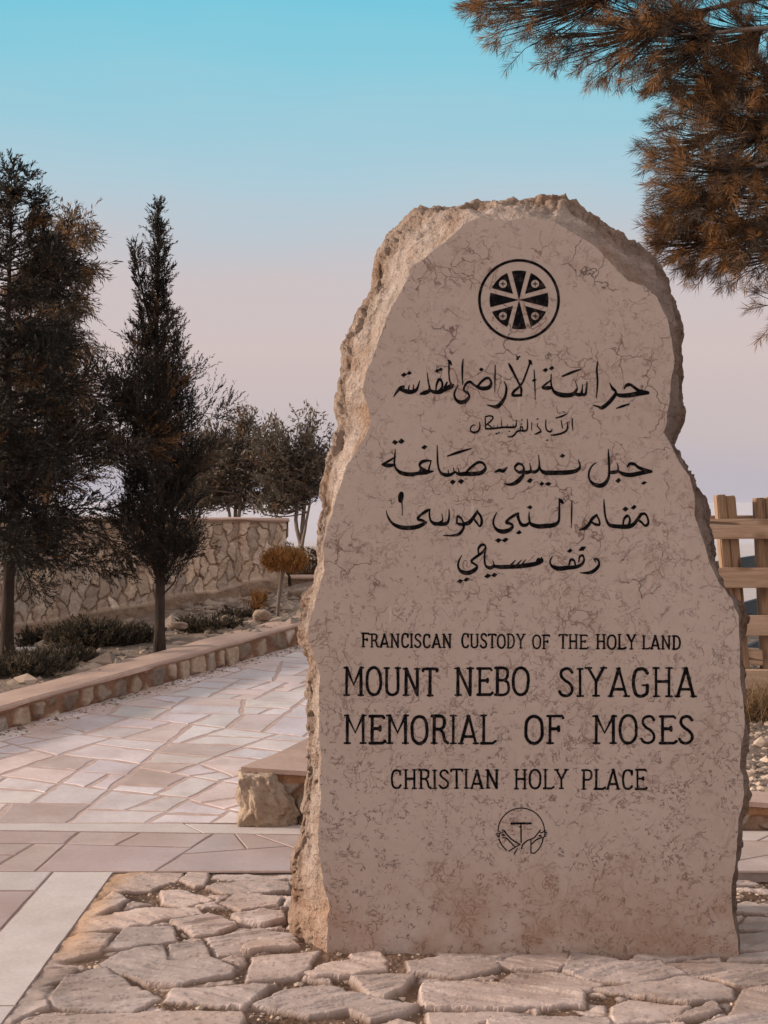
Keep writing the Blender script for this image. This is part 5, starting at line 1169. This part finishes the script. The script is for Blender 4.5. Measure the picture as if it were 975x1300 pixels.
olive('olive_tree', opos(384, 702, 16.6), [(-.16, .0, 1.05, .05), (.06, .06, 1.1, .055), (.14, -.1, 1.0, .035)], [(-.05, 1.18, .40, .34), (.18, 1.30, .26, .30), (-.28, 1.35, .30, .30), (-.45, 1.25, .3, .32), (-.15, .82, .36, .18), (.05, 1.62, .14, .16), (.10, .95, .28, .25), (-.42, 1.0, .26, .24), (-.25, .75, .2, .14), (.24, .8, .16, .12), (-.42, .62, .18, .14), (-.1, .64, .14, .08)], 'forked tree with two bare grey stems right beside the memorial stone', 505, 46, OG)
olive('olive_tree', opos(250, 705, 17.6), [(.02, .0, 1.0, .04), (-.1, .1, 1.0, .04)], [(-.0, .95, .38, .35), (-.3, 1.05, .32, .36), (.12, 1.35, .26, .26)], 'small dark tree half hidden behind the slim cypress', 606, 50, OG)

# pine reaching in from the right
def pine():
    r = np.random.default_rng(77); bx, by = 3.75, 7.1; bz_ = float(right_bed_z(np.array([bx]), np.array([by]))[0]); root = empty('pine_tree', (bx, by, bz_))
    tag(root, 'tall pine with rusty brown needles whose boughs hang in from the upper right', 'tree')
    mb = MB(); s = np.linspace(0, 1, 14); tk = np.stack([bx + .15 * np.sin(s * 4) - .25 * s, by - .3 * s, bz_ - .05 + 6.2 * s], 1); mb.tube(tk, .17 * (1 - .75 * s), 12); mb.build('trunk', M_BARK, root, True)
    # crown lobes in photo pixels at their own depth: (px, py, Y, rx px, rz px, weight)
    lob = [(690, 10, 6.3, 85, 48, 1.0), (775, 40, 6.5, 85, 55, 1.2), (840, 45, 6.1, 60, 60, .9), (905, 60, 6.6, 75, 75, 1.3), (640, -15, 6.4, 45, 28, .4), (760, -60, 6.6, 120, 55, 1.2), (900, -60, 6.8, 110, 70, 1.2),
           (915, 170, 6.2, 62, 62, 1.0), (965, 150, 6.6, 55, 80, .9), (895, 230, 6.0, 58, 55, 1.0), (955, 260, 6.4, 60, 60, 1.0), (905, 300, 6.2, 68, 45, 1.1), (868, 315, 6.3, 36, 28, .45), (965, 320, 6.0, 45, 34, .6), (858, 180, 6.3, 22, 30, .25), (985, 390, 6.2, 20, 26, .15), (880, 112, 6.4, 45, 40, .7), (945, 110, 6.2, 50, 50, .8), (870, 265, 6.2, 34, 40, .5), (985, 215, 6.3, 40, 60, .6),
           (1050, 60, 6.6, 90, 110, .7), (1060, 230, 6.5, 80, 100, .9), (1080, -60, 6.9, 120, 80, .6), (1180, 100, 7.2, 110, 140, .5), (1300, 40, 7.4, 130, 160, .4), (1180, -150, 7.0, 150, 90, .4), (980, -150, 6.9, 130, 70, .5)]
    W = np.array([l[5] for l in lob]); limbs = []; bm_ = MB()
    for (px, py, Yd, rx, rz, w) in lob:
        c = np.array(at(px + rx * .3, py, Yd)); zt = np.clip(c[2] + .35 * (bx - c[0]) * .35 + .1, 1.9, 5.9); a = np.array([np.interp(zt, tk[:, 2], tk[:, 0]), np.interp(zt, tk[:, 2], tk[:, 1]), zt])
        q = np.linspace(0, 1, 12)[:, None]; mid = (a + c) / 2 + np.array([0, 0, .22]) + r.normal(0, .08, 3); p = a * (1 - q) ** 2 + 2 * mid * q * (1 - q) + c * q ** 2 + np.stack([.03 * fbm(q[:, 0] * 4, 0 * q[:, 0] + px, j, 3) for j in (1, 5, 9)], 1)
        bm_.tube(p, np.linspace(.034, .007, 12), 7); limbs.append(p)
    bm_.build('limbs', M_BARKL, root, True)
    tw = MB(); O, A, TT, LL = [], [], [], []; n_sh = 2150; per = 56
    pal = [(.060, .036, .022), (.12, .062, .028), (.22, .105, .038), (.31, .15, .055), (.10, .07, .05)]
    for i in range(n_sh):
        li = r.choice(len(lob), p=W / W.sum()); px, py, Yd, rx, rz, w = lob[li]
        v = unit(r.normal(size=3)) * r.uniform(.08, 1) ** .42; c = np.array(at(px, py, Yd)); tip = c + np.array([v[0] * rx * Yd / F, v[1] * rx * Yd / F * 1.1, v[2] * rz * Yd / F])
        p = limbs[li]; k = int(np.clip(np.argmin(np.linalg.norm(p - tip, axis=1)) - 1, 3, 11)); a = p[k]
        if np.linalg.norm(a - tip) > .75: a = tip + unit(a - tip) * .5
        out = unit(unit(tip - c) * .7 + unit(tip - a) * .7 + r.normal(0, .35, 3) + np.array([-.1, 0, .12])); L = r.uniform(.07, .17); end = tip + out * L
        q = np.linspace(0, 1, 5)[:, None]; mid = (a + tip) / 2 + np.array([0, 0, -.04]); tp = np.concatenate([a * (1 - q) ** 2 + 2 * mid * q * (1 - q) + tip * q ** 2, [end]])
        tw.tube(tp, np.linspace(.0034, .0014, 6), 4)
        u = np.sqrt(r.uniform(0.02, 1, per)); o = tip + out * L * u[:, None] - out * .02; sdv = unit(np.cross(np.tile(out, (per, 1)), r.normal(size=(per, 3)))); spread = r.uniform(.45, 1.15, (per, 1)) * (1.25 - .6 * u[:, None])
        dv = unit(out * .75 + sdv * spread + np.array([0, 0, -.06])); O.append(o); A.append(dv); tn_ = tones(1, pal, [2.2, 2.6, 2.8, 2.4, 1.4], r, .2)[0]; TT.append(np.tile(tn_, (per, 1)) * r.uniform(.75, 1.25, (per, 1))); LL.append(r.uniform(.042, .076, per))
    tw.build('twigs', M_BARK, root, True); O, A, TT, LL = map(np.concatenate, (O, A, TT, LL))
    V, Fa, T = blades(O, A, LL, .0021, TT, 78); mesh('crown', V, Fa, M_NEEDLE, root, False, T)
pine()

# ------------------------------------------------------------------ small plants
def bush(name, base, lobes, n, pal, wts, leaf, label, cat, seed, group=None, up=.5, mat=None, stem=True):
    r = np.random.default_rng(seed); root = empty(name, base); tag(root, label, cat, group); b = np.array(base); lo = np.array(lobes); w = lo[:, 3] * lo[:, 5]; O, A = [], []; mb = MB(); 
    for i in range(n // 14):
        l = lo[r.choice(len(lo), p=w / w.sum())]; v = unit(r.normal(size=3)) * r.uniform(.1, 1.35) ** .5; c = l[:3]; tip = b + c + v * l[3:6]; out = unit(tip - b - c * .3 + r.normal(0, .05, 3) + np.array([0, 0, up * .2])); 
        if stem and i % 3 == 0: q = np.linspace(0, 1, 4)[:, None]; mb.tube(b + (tip - b) * q + np.array([0, 0, .02]) * np.sin(q * 3.14), np.linspace(.004, .0015, 4), 4)
        O.append(tip + out * np.linspace(-.04, .03, 14)[:, None] + r.normal(0, .012, (14, 3))); A.append(unit(out + r.normal(0, .7, (14, 3)) + np.array([0, 0, up])))
    O, A = np.concatenate(O), np.concatenate(A); TT = np.repeat(tones(len(O) // 14, pal, wts, r), 14, 0) * r.uniform(.8, 1.2, (len(O), 1))
    if mb.n: mb.build('stems', M_BARK, root, True)
    V, Fa, T = blades(O, A, leaf[0] * r.uniform(.6, 1.3, len(O)), leaf[1], TT, seed + 2); mesh('foliage', V, Fa, mat or M_DRY, root, False, T); return root
RUST = [(.30, .135, .040), (.22, .09, .026), (.40, .20, .065)]
# rusty tuft on a bare stem
p = at(352, 786, 12.35); b = (p.x, p.y, bz(p.x, p.y)); top = at(362, 712, 12.35)
o = bush('dry_shrub', b, [(top.x - b[0] - .02, 0, top.z - b[2], .17, .15, .095), (top.x - b[0] + .09, .02, top.z - b[2] - .015, .11, .11, .07), (top.x - b[0] - .12, 0, top.z - b[2] - .01, .09, .1, .07)], 5200, RUST, [3, 2, 2], (.05, .006), 'rusty orange round-topped shrub on a thin bare stem', 'shrub', 31, up=.9, stem=False)
mb = MB(); q = np.linspace(0, 1, 8)[:, None]; mb.tube(np.array(b) + (np.array(top) - np.array(b)) * q * .97 + np.array([-.012, 0, 0]) * np.sin(q * 3.1), np.linspace(.016, .022, 8), 7); mb.build('stem', M_BARKL, o, True)
p = at(326, 748, 12.8); bush('dry_shrub', (p.x, p.y, bz(p.x, p.y)), [(0, 0, .10, .10, .10, .09), (.05, 0, .16, .05, .05, .05)], 900, RUST, [2, 3, 1], (.05, .006), 'small ochre weed growing at the foot of the stone wall', 'shrub', 32, up=.9)
GREEND = [(.065, .050, .034), (.105, .075, .048), (.040, .032, .023)]
SG = 'low dark shrubs in the planting bed'
def low(px, py, Y, w, h, n, label, seed, pal=GREEND):
    p = at(px, py, Y); z = bz(p.x, p.y); bush('low_shrub', (p.x, p.y, z), [(0, 0, h * .4, w, w * .6, h * .6), (w * .5, .05, h * .3, w * .5, w * .4, h * .5), (-w * .5, 0, h * .35, w * .5, w * .4, h * .55)], n, pal, [2, 2, 2], (.045, .012), label, 'shrub', seed, SG, up=.6)
low(30, 868, 9.6, .32, .16, 3600, 'dark low shrub in front of the thick conifer trunk', 51)
low(80, 848, 10.0, .22, .12, 2400, 'dark low shrub right of the thick conifer trunk, close to the kerb', 57)
low(118, 818, 11.0, .36, .20, 4200, 'broad dark shrub between the thick trunk and the slim cypress', 52)
low(165, 820, 11.1, .22, .14, 2400, 'dark shrub directly left of the slim cypress trunk', 58)
low(268, 793, 11.6, .28, .10, 2600, 'dark flat shrub right of the slim cypress near the kerb', 53)
low(300, 772, 12.4, .16, .07, 1100, 'small dark plant among stones below the stone wall', 54)
low(60, 822, 11.6, .24, .13, 2200, 'dark shrub behind the thick conifer trunk at the wall foot', 59)
p = at(395, 735, 15.6); bush('hedge', (p.x + .5, p.y, .55), [(-.75, 0, .2, .4, .3, .24), (-.2, 0, .2, .5, .3, .24), (.4, 0, .2, .5, .3, .22), (-1.1, 0, .12, .25, .2, .2)], 9000, [(.09, .05, .028), (.13, .07, .035), (.06, .038, .026)], [2, 2, 2], (.05, .014), 'brownish clipped hedge on top of the low retaining wall', 'hedge', 61, up=.5)
# tufts of dry grass by the fence
DG = [(.30, .19, .10), (.22, .13, .07), (.14, .085, .05), (.38, .27, .16)]
def tuft(px, Y, n, h, w, label, seed):
    r = np.random.default_rng(seed); X_ = (px - CX) * Y / F; z = float(right_bed_z(np.array([X_]), np.array([Y]))[0]); 
    O = np.column_stack([X_ + r.normal(0, w, n), Y + r.normal(0, w * .7, n), np.full(n, z)]); D1 = unit(np.column_stack([r.normal(0, .42, n), r.normal(0, .42, n), np.ones(n)])); L = h * r.uniform(.35, 1.1, n); D2 = unit(D1 + np.column_stack([r.normal(0, .5, n), r.normal(0, .4, n), r.uniform(-.9, .1, n)]))
    w_ = np.full(n, .0045); sd_ = unit(np.cross(D1, r.normal(size=(n, 3)))) * w_[:, None] / 2; m = O + D1 * L[:, None] * .6; e = m + D2 * L[:, None] * .5
    V = np.stack([O - sd_, O + sd_, m + sd_ * .8, m - sd_ * .8, e], 1).reshape(-1, 3); k = np.arange(n) * 5; Fs = [[a, a + 1, a + 2, a + 3] for a in k] + [[a + 3, a + 2, a + 4] for a in k]
    return tag(mesh('dry_grass', V, Fs, M_DRY, None, False, np.repeat(tones(n, DG, [2, 2, 2, 1], r), 5, 0), loc=(X_, Y, z)), label, 'grass tuft', 'dry grass tufts by the fence')
tuft(958, 7.75, 420, .24, .06, 'dry straw-coloured grass tuft below the fence, close to the memorial stone', 71)
tuft(985, 7.85, 420, .25, .07, 'dry straw-coloured grass tuft below the fence at the right picture edge', 72)
tuft(940, 8.2, 260, .24, .06, 'dry grass tuft at the foot of the split fence post', 73)

# ------------------------------------------------------------------ fences
def board(name, a, b, hgt, thk, mat, parent, seed, roll=0.0):
    """a beam from a to b; local x runs along it so the grain follows"""
    a, b = Vector(a), Vector(b); L = (b - a).length; V, Fs = bevel_box(L, thk, hgt, .006, seed, .0012, 8); me_o = mesh(name, V, Fs, mat, None, False)
    x = (b - a).normalized(); z = Vector((0, 0, 1)) if abs(x.z) < .8 else Vector((0, 1, 0)); y = z.cross(x).normalized(); z = x.cross(y)
    from mathutils import Matrix
    M = Matrix((x, y, z)).transposed().to_4x4(); M.translation = (a + b) / 2 - Vector(parent.location); me_o.parent = parent; me_o.matrix_local = M; return me_o
FY = 8.0
froot = empty('wooden_fence', (2.6, FY, .3)); tag(froot, 'pale brown plank fence with split upright posts, nearest the memorial stone', 'fence')
fx = lambda px: (px - CX) * FY / F
fz = lambda py: EYE - (py - HY) * FY / F
for i, (yt, yb, dy) in enumerate(((659, 684, 0.5), (720.5, 746, 0.2), (781, 806.5, 0.5), (849.5, 874.5, .3))):
    board('rail', (fx(858), FY, fz((yt + yb) / 2)), (fx(1290), FY, fz((yt + yb) / 2) - .003 * i), (yb - yt) * FY / F, .05, M_WOOD, froot, i)
board('rail', (fx(895), FY + .17, fz(667)), (fx(1290), FY + .17, fz(667)), .115, .05, M_WOOD, froot, 9)      # second top rail behind the posts
board('rail', (fx(925), FY + .12, fz(834)), (fx(1100), FY - .25 + .30, fz(843)), .095, .10, M_WOOD, froot, 10)  # slipped lower beam
for j, (pt, pb, yt) in enumerate(((918, 941, 628), (930, 953, 629.5), (968, 981, 632), (981, 994, 631), (1055, 1062, 633), (1068, 1075, 632), (1190, 1196, 632), (1203, 1209, 633))):
    board('post', (fx(pb), FY + .085, fz(905)), (fx(pt), FY + .085, fz(yt)), .09, .058, M_POST, froot, 20 + j)
# second fence section, its shade put into dark slate-blue wood, running away behind it
g0 = np.array([2.02, 8.46]); gd = np.array([.467, .884])
groot = empty('wooden_fence', (2.568, 9.5, .3)); tag(groot, 'shaded rail fence, toned dark slate-grey, running away behind the pale plank fence', 'fence')
for i, zt in enumerate((1.126, .807, .494)):
    a = g0 + gd * .35; b_ = g0 + gd * 5.5; board('rail', (a[0], a[1], zt - .058), (b_[0], b_[1], zt - .058), .116, .045, M_SHADEWOOD, groot, 40 + i)
for j, s_p in enumerate((0.4, 2.6, 4.8)):
    a = g0 + gd * s_p; board('post', (a[0] + .05, a[1] - .02, .15), (a[0] + .05, a[1] - .02, 1.12), .09, .09, M_SHADEWOOD, groot, 50 + j)

# pale slab by the conifer trunk
p = at(33, 824, 11.2); sroot = empty('stone_block', (p.x, p.y, bz(p.x, p.y))); tag(sroot, 'small pale flat-topped block beside the thick conifer trunk', 'block')
V, Fs = bevel_box(.19, .14, .022, .005, 3, .001); mesh('top', V + np.array([p.x, p.y, p.z]), Fs, M_BORDER, sroot, False, np.ones((len(V), 3)))
V, Fs = bevel_box(.15, .11, .10, .006, 4, .002); mesh('foot', V + np.array([p.x, p.y, p.z - .062]), Fs, M_WALLST, sroot, False, np.ones((len(V), 3)) * .6)

# ------------------------------------------------------------------ haze over the valley
HAZE = 9e-5
hv = bpy.data.materials.new('valley_haze'); hv.use_nodes = True; ht = hv.node_tree; ht.nodes.clear(); ho = ht.nodes.new('ShaderNodeOutputMaterial'); pv = ht.nodes.new('ShaderNodeVolumePrincipled')
pv.inputs['Color'].default_value = (.86, .80, .84, 1); pv.inputs['Density'].default_value = HAZE; pv.inputs['Anisotropy'].default_value = 0.0; ht.links.new(pv.outputs[0], ho.inputs['Volume'])
zlo = float(GV[:, 2].min()) - 1.0; zhi = 9.0; s = 14300.0
V = [(x, y, z) for x in (-s, s) for y in (-s, s) for z in (zlo, zhi)]
if HAZE > 0:
    tag(mesh('haze', V, [[0, 1, 3, 2], [4, 6, 7, 5], [0, 4, 5, 1], [2, 3, 7, 6], [0, 2, 6, 4], [1, 5, 7, 3]], hv), kind='stuff')
